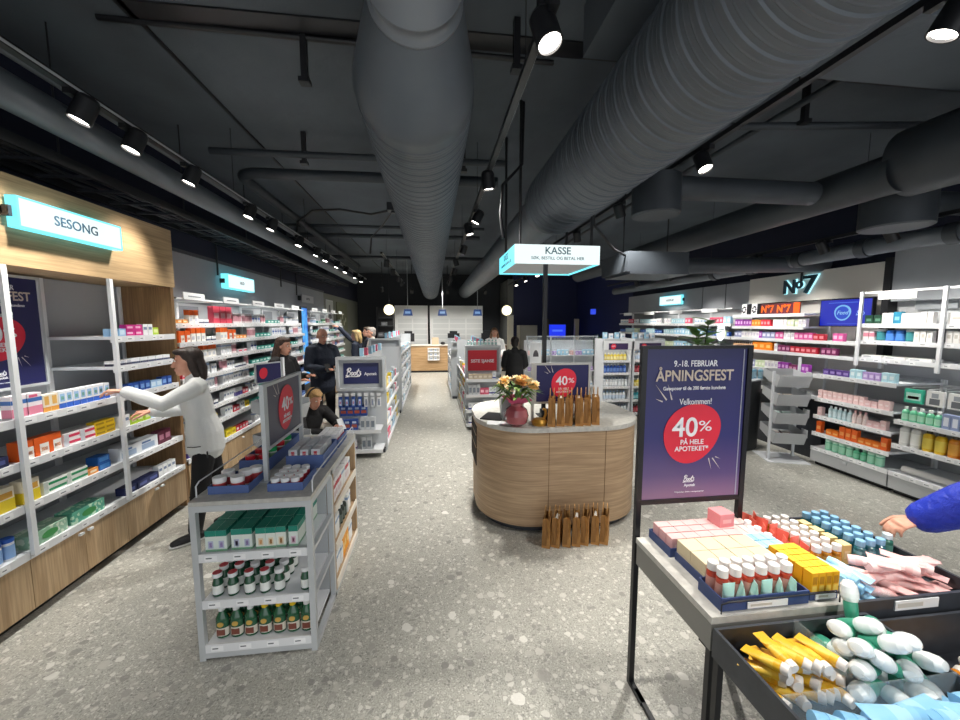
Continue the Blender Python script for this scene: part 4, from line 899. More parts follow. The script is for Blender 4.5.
obj('sign_panel', MB().box(.045, .04, .985, .545, .049, 1.335, mat('d51f33', .45)), t); text(t, 'SISTE SJANSE', .295, .037, 1.15, .075, M_TXT, bold=.022, width=.4)
for z in (.86, .6, .34, .1): end_shelf(t, 0.0, .61, z, -.16, .099)
fe = Fr(.54, 6.24, 0)
P_gift = carton('beige gift cartons', .075, .06, .085, 'c7b79c', [(.15, .85, .3, .7, 'e3d9c8')], name='gift_carton')
for k, (z, sg) in enumerate(((.8606, [(P_gift, 5), (P_wht2, 1)]), (.6006, [(P_grey, 3), (P_pinkh, 2), (P_wht2, 2)]), (.3406, [(P_wht2, 4), (P_grey, 3)]), (.1006, [(P_wht2, 5), (P_grey, 2)]))):
    fill(fe, .04, .6, z, sg, f', {ordw(k + 1)} end shelf under the red sign', yo=.03)
P_tealbot = bottle('teal capped white bottles', .022, .09, 'eef2f2', '2fb3a8', 'bfe3df', parts=True)
for k in range(9): put(P_tealbot, (.6 + k * .06, 6.52, 1.4206), 0, f'{ordw(k + 1)} teal capped bottle from left on top of {G3}', 'teal capped bottles on the red-sign gondola')
gondola('aisle_gondola', 'far narrow silver gondola left of the red-sign one', .42, .8, 8.95, 11.2, 1.36, .2, 'l', 'far right gondola', (.08, .36, .64, .92), [P_whh, P_ltb, P_wht2, P_grey], None, True)

# ================================================================== CASHIER KIOSK
KX, KY, KW, KD = 1.16, 3.64, 0.765, 0.62
def rrect(hw, hd, r, n=14):
    pts = []
    for cx, cy, a0 in ((hw - r, -hd + r, -90), (hw - r, hd - r, 0), (-hw + r, hd - r, 90), (-hw + r, -hd + r, 180)):
        for i in range(n + 1):
            a = R(a0 + 90 * i / n); pts.append((cx + r * math.cos(a), cy + r * math.sin(a)))
    return pts
t = thing('cashier_counter', 'rounded oak kiosk counter with grey stone top in the aisle', 'counter', (KX, KY, 0), 0)
obj('plinth', MB().prism(rrect(KW - .05, KD - .05, .45), 0.0, .06, M_CHAR, True), t)
m_body = oak('oak_kiosk', 'a3876a', 'c3a785', 'h')
body = MB().prism(rrect(KW, KD, .5, 20), .06, .885, m_body, True); obj('body', body, t)
obj('stone_top', MB().prism(rrect(KW + .012, KD + .012, .51, 20), .886, .925, M_STONE, True), t)
for x in (-.2, .3): obj('seam', MB().box(x - .002, -KD - .0015, .065, x + .002, -KD + .01, .884, mat('6d5233', .7)), t)
nb = MB().box(-KW - .004, -.16, .45, -KW + .02, .26, .83, mat('2b2119', .8)); obj('niche', nb, t)
for z in (.62, .74): obj('niche_shelf', MB().box(-KW - .006, -.16, z, -KW + .02, .26, z + .012, M_OAKV), t)
KT = .9255
# sign box above, carried by a black post
t = thing('cashier_sign', 'lit cyan KASSE light box over the kiosk on black post', 'sign', (0.735, 3.42, 0), 0)
SW, SD, zb, zt = .80, .80, 2.335, 2.505
obj('post', MB().box(.28, .02, KT, .315, .055, zb + .02, M_BLACK).box(.24, -.02, KT - .0, .355, .095, KT + .008, M_BLACK), t)
b = MB(); b.box(0, 0, zb, SW, .012, zt, M_LIGHTBOX); obj('front_panel', b, t)
obj('side_panel', MB().box(0, .012, zb, .012, SD, zt, M_CYAN), t); obj('side_panel', MB().box(SW - .012, .012, zb, SW, SD, zt, M_CYAN), t); obj('rear_panel', MB().box(.012, SD - .012, zb, SW - .012, SD, zt, M_CYAN), t)
obj('bottom_panel', MB().box(.02, .02, zb + .012, SW - .02, SD - .02, zb + .02, M_PANEL), t); obj('top_panel', MB().box(.012, .012, zt - .006, SW - .012, SD - .012, zt, M_PANEL), t)
text(t, 'KASSE', .4, -.003, zb + .115, .09, mat('47707f', .6), bold=.01); text(t, 'SØK, BESTILL OG BETAL HER', .4, -.003, zb + .05, .038, mat('47707f', .6), width=.5, bold=.01)
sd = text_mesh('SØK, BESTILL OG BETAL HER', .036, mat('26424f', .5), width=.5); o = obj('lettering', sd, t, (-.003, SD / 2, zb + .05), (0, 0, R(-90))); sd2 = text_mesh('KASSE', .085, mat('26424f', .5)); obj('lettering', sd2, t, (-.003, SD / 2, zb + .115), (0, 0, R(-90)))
for x, y, zr in ((.06, .06, CZ), (SW - .06, .06, 2.78), (.06, SD - .06, CZ), (SW - .06, SD - .06, 2.8)): obj('hanger_rod', MB().cyl((x, y, zt), (x, y, zr), .013, M_BLACK, 8), t)
# counter-top promo sign
fr = Fr(.875, 3.27, 0)
stand40('promo_stand', 'silver framed 40% sign standing on the kiosk counter', fr, .545, 1.08, 1.445, KT + .0005, (0.0,), fm=mat('b9b9b4', .35, .3))
# paper bags
def paper_bag(w, d, h):
    b = MB(); t_ = .0012; f = .012
    zs = [(0, 1), (h * .5, 1.0), (h, 1.0)]
    vs = []
    for z, k in zs:
        wv = w / 2; dv = d / 2 * (1 - .18 * z / h); gz = f * math.sin(math.pi * min(z / h, .9))
        vs += [(-wv, -dv, z), (wv, -dv, z), (wv - gz - .02 * z / h, 0, z), (wv, dv, z), (-wv, dv, z), (-wv + gz + .02 * z / h, 0, z)]
    fs = [(5, 4, 3, 2, 1, 0)]
    for k in range(2): fs += [(k * 6 + i, k * 6 + (i + 1) % 6, (k + 1) * 6 + (i + 1) % 6, (k + 1) * 6 + i) for i in range(6)]
    b.add(vs, fs, M_CARD); inner = [(x * .985, y * .96, z) for x, y, z in vs[12:]] + [(x * .985, y * .9, .02) for x, y, z in vs[:6]]
    b.add(inner, [(i, (i + 1) % 6, 6 + (i + 1) % 6, 6 + i) for i in range(6)], mat('8a6233', .8))
    hs = []
    for sy in (-1, 1):
        y = sy * d / 2 * .5
        hs.append(MB().tube([(-w * .22, y, h - .02), (-w * .22, y, h + .03), (-w * .12, y, h + .068), (0, y, h + .078), (w * .12, y, h + .068), (w * .22, y, h + .03), (w * .22, y, h - .02)], .003, mat('b98b52', .7), 5).mesh('handle'))
    tis = MB(); random.seed(3)
    tis.add([(-w * .3, -d * .2, h - .02), (w * .3, -d * .2, h - .02), (w * .3, d * .2, h - .02), (-w * .3, d * .2, h - .02), (0, 0, h + .012)], [(0, 1, 4), (1, 2, 4), (2, 3, 4), (3, 0, 4)], mat('d9d4cc', .5))
    return b.mesh('paper_bag'), hs, tis.mesh('tissue_paper')
bag, hs, tis = paper_bag(.165, .066, .24)
def bagrow(n, x0, x1, y, z, where, rz):
    for i in range(n):
        o = link('paper_bag', bag, None, (x0 + (x1 - x0) * i / (n - 1), y + random.uniform(-.01, .01), z), (0, 0, R(rz + random.uniform(-6, 6))))
        tag(o, f'{ordw(i + 1)} from left of brown paper bags standing {where}', 'paper bag', 'brown paper bags ' + where)
        for h_ in hs: link('handle', h_, o)
        if i % 2: link('tissue_paper', tis, o)
bagrow(6, 1.01, 1.41, 3.13, KT + .0003, 'on the kiosk counter', 70)
bagrow(7, .91, 1.40, 2.87, .0005, 'on the floor before the kiosk', 66)
# bouquet in a pink vase
t = thing('bouquet_vase', 'round pink glass vase of yellow-orange flowers on the kiosk', 'vase', (.70, 3.13, KT), 0)
M_PINKG = mat('a8555c', .1, 0, 0, 0, .8, .6)
obj('vase', MB().lathe([(0, .0), (.05, .0), (.09, .03), (.105, .09), (.09, .145), (.05, .175), (.055, .2), (.048, .2), (.04, .17), (0, .16)], M_PINKG, n=24), t)
pw = MB()
for k in range(7):
    a = k * .9; pw.add([(0, 0, .17), (.1 * math.cos(a), .1 * math.sin(a), .26), (.14 * math.cos(a + .45), .1 * math.sin(a + .45), .22 + .04 * (k % 2)), (.1 * math.cos(a + .9), .1 * math.sin(a + .9), .25)], [(0, 1, 2), (0, 2, 3)], mat('c7567e', .4))
obj('wrapping', pw, t)
random.seed(11)
def blossom(r, m, m2):
    b = MB()
    for ring, (n_, tilt, rr) in enumerate(((9, .25, 1.0), (7, .7, .75), (5, 1.15, .5))):
        for i in range(n_):
            a = 2 * math.pi * (i + .5 * ring) / n_; ca, sa = math.cos(a), math.sin(a); L = r * rr
            p = lambda u, v, h_: ((u * ca - v * sa), (u * sa + v * ca), h_)
            b.add([p(.1 * r, 0, .02 * r), p(L * .6, -L * .3, L * math.sin(tilt) * .6), p(L, 0, L * math.sin(tilt)), p(L * .6, L * .3, L * math.sin(tilt) * .6)], [(0, 1, 2, 3)], m)
    b.ell((0, 0, .3 * r), .25 * r, .25 * r, .2 * r, m2, n=8, k=6); return b.mesh('blossom')
bl = [blossom(.055, mat(c, .6), mat(c2, .6)) for c, c2 in (('ecc681', 'c98a32'), ('f2dfb4', 'd9a650'), ('edd8bc', 'd0a060'), ('e0a860', 'b36a22'))]
for k in range(26):
    a = random.uniform(0, 6.28); rr = .15 * math.sqrt(random.random()); o = link('blossom', bl[k % 4], t, (rr * math.cos(a), rr * math.sin(a), .33 + .07 * (1 - (rr / .15) ** 2) + random.uniform(-.02, .02)), (rr * 4 * -math.sin(a), rr * 4 * math.cos(a), random.uniform(0, 6)))
lv_ = MB()
for k in range(46):
    a = random.uniform(0, 6.28); r0 = .06; L = random.uniform(.1, .2); z0 = random.uniform(.22, .32); ca, sa = math.cos(a), math.sin(a)
    lv_.add([(r0 * ca, r0 * sa, z0), ((r0 + L * .5) * ca - .018 * sa, (r0 + L * .5) * sa + .018 * ca, z0 + .05), ((r0 + L) * ca, (r0 + L) * sa, z0 + random.uniform(-.03, .08)), ((r0 + L * .5) * ca + .018 * sa, (r0 + L * .5) * sa - .018 * ca, z0 + .05)], [(0, 1, 2, 3)], mat(random.choice(('51702f', '6d8b3a', '3c5a2a')), .6))
o = obj('leaves', lv_, t)
obj('stem', MB().tube([(0, 0, .1), (.01, 0, .35)], .02, mat('51702f', .6), 6), t)
tag(obj('bouquet_bag', MB().add([(-.09, -.02, 0), (.09, -.02, 0), (.09, .05, 0), (-.09, .05, 0), (-.11, -.04, .2), (.11, -.04, .2), (.11, .07, .2), (-.11, .07, .2)], [(3, 2, 1, 0), (0, 1, 5, 4), (1, 2, 6, 5), (2, 3, 7, 6), (3, 0, 4, 7), (4, 5, 6, 7)], mat('9aa0a2', .3)), None, (.70, 3.33, KT)), 'grey wrapped gift bag behind the pink vase on the kiosk', 'gift bag')
tag(obj('tablet', MB().box(-.1, -.13, 0, .1, .13, .01, M_BLACK), None, (.56, 3.45, KT), (0, 0, R(-25))), 'dark flat tablet on the kiosk counter left of the bouquet', 'tablet')
tag(obj('paper_sheet', MB().box(-.13, -.06, 0, .13, .06, .0015, M_WHITE), None, (.59, 3.22, KT), (0, 0, R(-12))), 'white paper sheet by the vase on kiosk counter', 'paper')
t = thing('gold_figurine', 'small golden ornament between vase and paper bags', 'ornament', (.90, 3.12, KT)); M_GOLD = mat('b98a35', .35, .5)
obj('body', MB().lathe([(0, 0), (.06, 0), (.07, .03), (.05, .055), (.02, .06), (0, .06)], M_GOLD, n=14), t); obj('neck', MB().tube([(.04, 0, .05), (.055, 0, .1), (.05, 0, .13), (.03, 0, .14)], .012, M_GOLD, 8), t)
tag(obj('card_terminal', MB().box(-.05, -.04, 0, .05, .04, .06, M_BLACK).add([(-.045, -.04, .06), (.045, -.04, .06), (.045, .04, .1), (-.045, .04, .1), (-.045, .04, .06), (.045, .04, .06)], [(0, 1, 2, 3), (3, 2, 5, 4), (0, 3, 4), (1, 5, 2)], M_BLACK), None, (1.0, 3.27, KT)), 'black card terminal behind the counter 40% sign', 'card terminal')

# ================================================================== PROMO TABLE, near right
random.seed(21)
TX0, TX1, TY0, TY1, TH = 0.95, 2.1, 1.12, 1.70, 0.78
t = thing('promo_table', 'stone-topped promo table with black frame, near right', 'table', (TX0, TY0, 0), 0)
W, D = TX1 - TX0, TY1 - TY0
obj('stone_top', MB().box(0, 0, TH - .025, .562, .5, TH, M_STONE), t)
obj('side_panel', MB().box(0, 0.0, TH - .125, .02, .49, TH - .026, mat('85847f', .5)), t); obj('front_panel', MB().box(.021, .0, TH - .125, .562, .015, TH - .026, mat('85847f', .5)), t)
for x, y in ((0.003, .003), (W - .028, .003), (W - .028, D - .028)): obj('leg', MB().box(x, y, 0, x + .022, y + .022, TH - .126, M_BLACKM), t)
obj('floor_rail', MB().box(.004, .026, .0, .024, D - .11, .02, M_BLACKM), t); obj('floor_rail', MB().box(W - .026, .026, .0, W - .006, D - .03, .02, M_BLACKM), t)
b = MB().box(.566, 0, TH - .14, W, .012, TH, M_CHAR).box(.566, D - .012, TH - .14, W, D, TH, M_CHAR).box(.566, .012, TH - .14, .578, D - .012, TH, M_CHAR).box(W - .012, .012, TH - .14, W, D - .012, TH, M_CHAR).box(.578, .012, TH - .14, W - .012, D - .012, TH - .07, M_CHAR)
obj('product_bin', b, t)
obj('bin_shelf', MB().box(.58, .24, TH - .0699, W - .014, D - .014, TH - .06, M_CHAR), t)
obj('clear_divider', MB().box(.735, .014, TH - .069, .738, .238, TH + .012, M_CLEAR), t)
obj('wire_rail', MB().tube([(.045, .012, TH), (.045, .012, TH + .035), (.075, .012, TH + .042), (.49, .012, TH + .042), (.52, .012, TH + .035), (.52, .012, TH)], .0028, M_BLACK, 6), t)
obj('price_holder', MB().box(.74, -.004, TH - .045, .93, -.0002, TH - .008, M_WHITE).box(.75, -.0045, TH - .035, .86, -.004, TH - .018, mat('c4c2bb', .5)), t)
# front tier of bins
FX0, FY0, FY1, FZ, FB = 0.945, 0.5, 1.105, 0.755, 0.65
def fbin(name, label, x0, x1, y0, y1, zr, zb, divs):
    t = thing(name, label, 'bin', (x0, y0, 0), 0); W, D = x1 - x0, y1 - y0; k = .01
    obj('bin', MB().box(0, 0, zb, W, k, zr, M_CHAR).box(0, D - k, zb, W, D, zr, M_CHAR).box(0, k, zb, k, D - k, zr, M_CHAR).box(W - k, k, zb, W, D - k, zr, M_CHAR).box(k, k, zb, W - k, D - k, zb + .008, M_CHAR), t)
    for q in divs: obj('clear_divider', MB().box(*q, M_CLEAR), t)
    for x in (.004, W - .026):
        for y in (.004, D - .026): obj('leg', MB().box(x, y, 0, x + .022, y + .022, zb, M_BLACKM), t)
    return t
fbin('product_bin', 'charcoal bin of yellow, green and blue tubes before the promo table', FX0, 1.548, FY0, FY1, FZ, FB, [(.3, .36, FB + .008, .303, FY1 - FY0 - .011, FZ + .012), (.011, .355, FB + .008, .592, .358, FZ + .008)])
fbin('product_bin', 'charcoal bin holding loose amber bottles before the promo table', 1.556, 2.15, FY0, FY1, .72, .55, [])
# sign frame behind the table
t = thing('promo_sign', 'tall navy ÅPNINGSFEST 40% sign in black frame behind promo table', 'sign', (.95, 1.64, 0), 0)
for x in (0.0, .535): obj('post', MB().box(x, -.012, 0, x + .025, .012, 1.695, M_BLACKM), t)
obj('crossbar', MB().box(.026, -.012, .935, .534, .012, .957, M_BLACKM), t); obj('crossbar', MB().box(.026, -.012, 1.68, .534, .012, 1.695, M_BLACKM), t)
obj('foot', MB().box(.0, -.12, 0, .025, -.0125, .02, M_BLACKM).box(.535, .0125, 0, .56, .2, .02, M_BLACKM), t)
M_PGRAD, nt, N, Lk, b_ = nodes_mat('poster_print')
tc = N.new('ShaderNodeTexCoord'); sp = N.new('ShaderNodeSeparateXYZ'); Lk.new(tc.outputs['Generated'], sp.inputs[0])
r = ramp(N, [(0.0, '8d6b8c'), (0.16, '5b4a7d'), (0.42, '2f2f6e'), (1.0, '232559')]); Lk.new(sp.outputs[2], r.inputs[0]); Lk.new(r.outputs[0], b_.inputs['Base Color']); b_.inputs['Roughness'].default_value = .35
obj('print', MB().box(.0262, -.006, .9575, .5338, .006, 1.6795, M_PGRAD), t)
obj('edge_strip', MB().box(.515, -.0075, .96, .519, -.0062, 1.675, mat('aeb2c2', .4)), t)
promo(t, .268, 1.318, .48, .722, -.0068, 'poster')

# goods on the table
T0 = TH
P_pink = carton('pale pink cartons', .066, .045, .075, 'e9b3b3', [(.2, .8, .4, .65, 'f3d3d0')], name='cosmetics_carton', top='efc1bf'); P_pink2 = carton('deeper pink carton', .075, .075, .06, 'e58f93', [(.2, .8, .3, .6, 'f0b6b6')], name='cosmetics_carton', top='ea9a9d')
P_cream = carton('cream soap cartons', .078, .085, .042, 'd9c8a4', [(.2, .8, .35, .65, 'ece0c4')], name='soap_carton', top='e4d6b6'); P_lbl = carton('light blue cartons', .04, .05, .07, '8cc6e8', [(.2, .8, .3, .6, 'c6e3f3')], name='balm_carton', top='9bd0ee'); P_yw = carton('golden yellow cartons', .027, .034, .098, 'e2a617', [(.15, .85, .55, .85, 'b87f12'), (.15, .85, .2, .5, 'f0c95c')], name='lotion_carton', top='f2bf2e'); P_pw = carton('pink striped white cartons', .032, .1, .028, 'f0e4e2', [(0, 1, .3, .65, 'e2a3a0')], name='lip_balm_carton', top='f0cfca')
tray(1.015, 1.455, 1.385, 1.62, T0, .04, 'navy tray of pale pink cartons at back of promo table', mat('2f4273', .5)); tray(1.03, 1.265, 1.365, 1.445, T0, .035, 'navy tray of cream cartons in middle of promo table', mat('2f4273', .5)); tray(1.0, 1.14, 1.35, 1.258, T0, .05, 'navy tray of red pump bottles at front of promo table', mat('2f4273', .5)); tray(1.365, 1.15, 1.482, 1.36, T0, .03, 'navy tray of golden cartons beside the pump bottles', mat('2f4273', .5))
for x0, y0, w_, nm in ((1.1, 1.1385, .16, 'pump bottle tray'), (1.385, 1.1485, .085, 'golden carton tray')): tag(obj('price_card', MB().box(x0, y0 - .003, T0 + .006, x0 + w_, y0, T0 + .03, M_WHITE).box(x0 + .012, y0 - .0035, T0 + .014, x0 + w_ * .6, y0 - .003, T0 + .022, mat('b9b4ac', .5))), f'white price card on front of {nm}', 'price card')
def g2(p, x0, y0, nx, ny, dx, dy, z, place, nz=1, dz=0, rz=0, skip=()):
    for k in range(nz):
        for r_ in range(ny):
            for c_ in range(nx):
                if (c_, r_, k) in skip: continue
                lay = (['lower ', 'upper '][k] if nz > 1 else '')
                put(p, (x0 + c_ * dx, y0 + r_ * dy, z + k * dz), rz + random.uniform(-1.5, 1.5), f"{ordw(c_ + 1)} from left, {ordw(r_ + 1)} row back, of {lay}{p.desc}, {place}", p.desc + ' ' + place)
g2(P_pink, 1.06, 1.485, 5, 3, .0685, .05, T0 + .0046, 'promo table tray'); put(P_pink2, (1.335, 1.56, T0 + .0046 + .0757), 4, 'deeper pink carton standing on top of pale pink cartons')
g2(P_cream, 1.075, 1.312, 4, 2, .0815, .088, T0 + .0046, 'promo table tray', 2, .0428)
g2(P_yw, 1.387, 1.172, 4, 5, .0295, .0375, T0 + .0046, 'promo table'); g2(P_lbl, 1.39, 1.395, 3, 2, .043, .055, T0 + .0005, 'behind golden cartons'); g2(P_pw, 1.412, 1.52, 3, 2, .036, .11, T0 + .0005, 'back of table', 2, .0285)
P_pump = bottle('red serum bottles', .021, .125, 'b5402c', 'e9e6e3', 'd9a193', 'square', clear=True, name='serum_bottle', capr=.8, caph=.24); P_mint = tubep('mint hand cream tubes', .05, .085, 'a9d8cf', '8fc7bd', name='cream_tube', label='bfe3db', caph=.12)
for i in range(7): put(P_pump, (1.035 + .048 * i, 1.232, T0 + .0046), random.uniform(-20, 20), f'{ordw(i + 1)} red serum bottle from left, back row of the navy tray', 'red serum bottles')
for i in range(6): put(P_pump, (1.04 + .052 * i, 1.19, T0 + .0046), random.uniform(-20, 20), f'{ordw(i + 1)} red serum bottle from left, middle row of the navy tray', 'red serum bottles')
for i, a in enumerate((0, 62, 70, 5, 60, 75)): put(P_mint, (1.045 + .051 * i, 1.163, T0 + .0046), a, f'{ordw(i + 1)} mint tube from left standing before red serum bottles', 'mint tubes')
P_coral = tubep('coral tubes', .055, .125, 'e8705e', 'e2604e', name='cream_tube', label='ef8f80', caph=.14); P_amb = bottle('amber oil bottles', .02, .11, 'b9781a', 'eceae6', 'd6a443', 'square', clear=True, name='oil_bottle', capr=.75, caph=.24); P_tea = bottle('blue capped teal bottles', .02, .11, '2f6f7c', '86b4d4', '6fa9b5', 'square', clear=True, name='bath_oil_bottle', capr=.75, caph=.25); P_mini = bottle('small white capped pink bottles', .016, .075, 'e6b4ae', 'f0efee', 'efd0cc', 'square', name='travel_bottle', capr=.8, caph=.3)
BZ = TH - .0595
for r_ in range(6):
    for c_ in range(2): put(P_coral, (1.545 + .05 * c_ + (.01 if r_ % 2 else 0), 1.385 + .054 * r_, BZ), random.choice((10, 60, 80, -70)), f'{ordw(c_ + 1)} coral tube from left, {ordw(r_ + 1)} row back in table bin', 'coral tubes')
for r_ in range(6):
    for c_ in range(3): put(P_amb, (1.655 + .05 * c_, 1.385 + .05 * r_, BZ), 0, f'{ordw(c_ + 1)} amber bottle from left, {ordw(r_ + 1)} row back in table bin', 'amber oil bottles')
P_pale = carton('pale yellow cartons', .04, .045, .09, 'd6bd7a', [(.15, .85, .3, .7, 'ead9a8')], name='bath_salt_carton', top='e2cd92')
for r_ in range(4): put(P_pale, (1.83, 1.42 + .06 * r_, BZ), 0, f'{ordw(r_ + 1)} pale yellow carton back, between amber and teal bottles', 'pale yellow cartons')
for r_ in range(6):
    for c_ in range(3): put(P_tea, (1.895 + .052 * c_, 1.40 + .05 * r_, BZ), 0, f'{ordw(c_ + 1)} blue capped teal bottle, {ordw(r_ + 1)} row back in table bin', 'teal bottles')
for i in range(0, 6, 2): put(P_mini, (1.52 - .03 * (i % 2) , 1.47 + .035 * (i // 2) * 1.6, T0 + .0005) if i % 2 else (1.49, 1.46 + .056 * (i // 2), T0 + .0005), 0, f'{ordw(i + 1)} small white capped pink bottle beside coral tubes', 'small pink bottles') if i % 2 == 0 else None
def lie(p, x, y, z, yaw, pitch, label, group, roll=0):
    m = Matrix.Rotation(R(yaw), 3, 'Z') @ Matrix.Rotation(R(90 + pitch), 3, 'X') @ Matrix.Rotation(R(roll), 3, 'Z')
    off = m @ Vector((0, 0, p.h / 2))
    return put(p, (x - off.x, y - off.y, z), 0, label, group, rot=m.to_euler())
def heap(p, x0, x1, y0, y1, z0, nx, ny, layers, what, yaws, r, shrink=1.0):
    n = 0
    for k in range(layers):
        a, c = nx - (k % 2), ny - (k > 0)
        for j in range(c):
            for i in range(a):
                n += 1; fx = (i + .5 + .0) / a; fy = (j + .5) / c
                lie(p, x0 + (x1 - x0) * fx + random.uniform(-.008, .008), y0 + (y1 - y0) * fy + random.uniform(-.01, .01), z0 + r + k * r * 1.75 + random.uniform(0, .006), random.choice(yaws) + random.uniform(-22, 22), random.uniform(-9, 9),
                    f'{ordw(n)} {what}, {["lowest", "middle", "upper", "topmost"][k]} layer, {["front", "middle", "back", "rear"][min(j, 3)]} row'.replace(', middle layer', ', middle layer'), p.desc)
P_bt = tubep('light blue tubes', .055, .14, '9ccbe6', '8fc0de', name='lotion_tube', label='b6daee', caph=.14); P_pt = tubep('pale pink tubes', .055, .15, 'ecb9b6', 'f0c9c6', name='lotion_tube', label='f2cbc8', caph=.14); P_yt = tubep('yellow tubes', .042, .125, 'eab52c', 'ece4dc', name='hand_cream_tube', label='f0c648', caph=.16, r=.017)
heap(P_bt, 1.55, 1.665, 1.17, 1.32, TH - .069, 4, 2, 3, 'light blue tube in the table bin', (20, 60, 110, 200), .022)
heap(P_pt, 1.755, 2.03, 1.18, 1.32, TH - .069, 7, 2, 3, 'pale pink tube in the table bin', (60, 100, 240, 30), .022)
heap(P_yt, .99, 1.215, .91, 1.03, FB + .009, 7, 2, 4, 'yellow tube in front bin', (190, 215, 230, 245, 200), .0175)
P_bl2 = tubep('sky blue bottles', .06, .16, '8cc3e6', '7fb8de', name='shower_tube', label='a3d1ee', caph=.2, r=.024)
heap(P_bl2, 1.0, 1.5, .67, .83, FB + .009, 7, 2, 3, 'sky blue bottle in front bin', (110, 80, 250, 60), .026)
# green and white roll-ons
m_g, m_w = mat('3f9a7e', .3, 0, 0, 0, 1, .3), mat('e6ebea', .25, 0, 0, 0, 1, .4)
rb = MB().lathe([(0, 0), (.019, 0), (.022, .008), (.024, .03), (.024, .052), (.022, .062), (0, .062)], m_g, n=18, sy=.8); rc = MB().lathe([(0, .0625), (.0245, .0625), (.029, .075), (.0295, .09), (.026, .112), (.016, .126), (0, .13)], m_w, n=18, sy=.85)
P_roll = _pr('roll_on_deodorant', 'deodorant', 'green and white roll-ons', .052, .044, .13, rb.mesh('roll_on_deodorant'), [('cap', rc.mesh('cap'))])
n = 0
for k in range(3):
    for j in range(2 if k else 3):
        for i in range(4 - (k == 2)):
            n += 1
            lie(P_roll, 1.285 + .068 * i + .015 * k + random.uniform(-.008, .008), .89 + .075 * j + .02 * k + random.uniform(-.01, .01), FB + .035 + k * .043, random.choice((-50, -25, 10, -70, -100)), random.uniform(-38, -12) if k else random.uniform(-14, 0), f'{ordw(n)} green roll-on with white cap, {["lowest", "middle", "upper"][k]} layer of front bin', 'green roll-ons')
put(P_roll, (1.44, 1.065, FB + .12), 20, 'green roll-on standing upright highest in the heap by the rear edge', rot=(R(-12), R(8), .3))
P_ob = bottle('amber bottles', .023, .19, 'c57a12', 'e2ddd4', 'd9a233', 'square', clear=True, name='bath_oil', capr=.6)
for i in range(7): lie(P_ob, 1.66 + .085 * (i % 5) + .02 * (i // 5), .98 - .11 * (i // 5), .558 + .024 + .0 * i, 120 + random.uniform(-12, 12), 0, f'{ordw(i + 1)} amber bottle lying in the right front bin', 'amber bottles in front bin')

# ================================================================== RIGHT WALL
random.seed(5)
DKP = mat('8e9296', .6)
def low_unit(nm, y_far, W, tops, label, dividers=True):
    fr = Fr(4.8, y_far, -90)
    shelf_bay('low_shelving', label, 'shelving', fr, W - .004, .6, 1.2, tops, z0=0.215, back=mat('a9acaf', .6), group='low right wall shelving')
    c = thing('base_drawer_unit', f'grey drawer plinth under the {nm}', 'cabinet', tuple(fr.o), fr.rz, 'grey plinths right')
    obj('body', MB().box(0, .02, .05, W - .004, .58, .205, M_GREYP).box(.02, .06, 0.0, W - .024, .56, .05, M_BLACK), c)
    d = obj('drawer', MB().box(.003, 0, .055, W - .007, .019, .186, mat('b3b6b8', .5)), c); obj('handle', MB().box(W / 2 - .02, -.015, .145, W / 2 + .02, 0, .17, M_SILVER), d)
    return fr
TOPS1 = [.235, .425, .645, .865, 1.165]; TOPS2 = [.235, .535, .795]
l1 = low_unit('left low shelving', 4.2, .84, TOPS1, 'low white shelving of pink, orange and green cosmetics'); l2 = low_unit('middle low shelving', 3.355, .84, TOPS2, 'low white shelving of yellow and orange shampoo bottles'); l3 = low_unit('near right low shelving', 2.51, .84, TOPS2, 'low white shelving at right picture edge')
P_vi = carton('violet skincare cartons', .07, .05, .07, '5a3f8a', [(.15, .85, .3, .7, 'a08cc8')], name='skincare_carton'); P_vi2 = carton('lilac skincare cartons', .055, .05, .085, 'b49ad2', [(.2, .8, .3, .7, 'd9cbea')], name='skincare_carton'); P_aq = carton('pale aqua skincare cartons', .06, .05, .1, 'b5dbe6', [(.2, .8, .3, .7, 'e2f1f5')], name='skincare_carton')
P_blush = carton('blush cream cartons', .052, .05, .1, 'e8c6c4', [(.2, .8, .4, .6, 'f3dedd')], name='cream_carton'); P_blushs = carton('low blush cream cartons', .06, .05, .07, 'e9c3c3', [(.2, .8, .3, .6, 'f2dada')], name='cream_carton'); P_blusht = bottle('blush pump bottles', .024, .15, 'edd3cf', 'd9a9a9', 'f3e2df', parts=True, name='lotion_bottle'); P_aqb = bottle('aqua serum bottles', .024, .14, 'bfdde2', 'e6eef0', 'd6eaee', parts=True, name='lotion_bottle', shape='square')
P_or = carton('bright orange sun cartons', .06, .05, .14, 'e8631a', [(.15, .85, .3, .6, 'f3a35e')], name='sunscreen_carton'); P_orj = carton('low orange sun cartons', .07, .06, .07, 'ee7a1c', [(.15, .85, .3, .6, 'f6b26a')], name='sunscreen_carton'); P_grj = bottle('green body jars', .038, .13, '6fbf9a', 'b9e0cd', '9ad3b6', 'jar', name='body_jar', cat='jar', caph=.2); P_grb = bottle('green round bottles', .034, .13, '58b389', '9fd4ba', '7dc5a2', name='body_bottle')
R1 = ', left low right-wall shelving'
def lr(k): return f', {["lowest", "second", "third", "fourth", "top"][k]} shelf' + R1
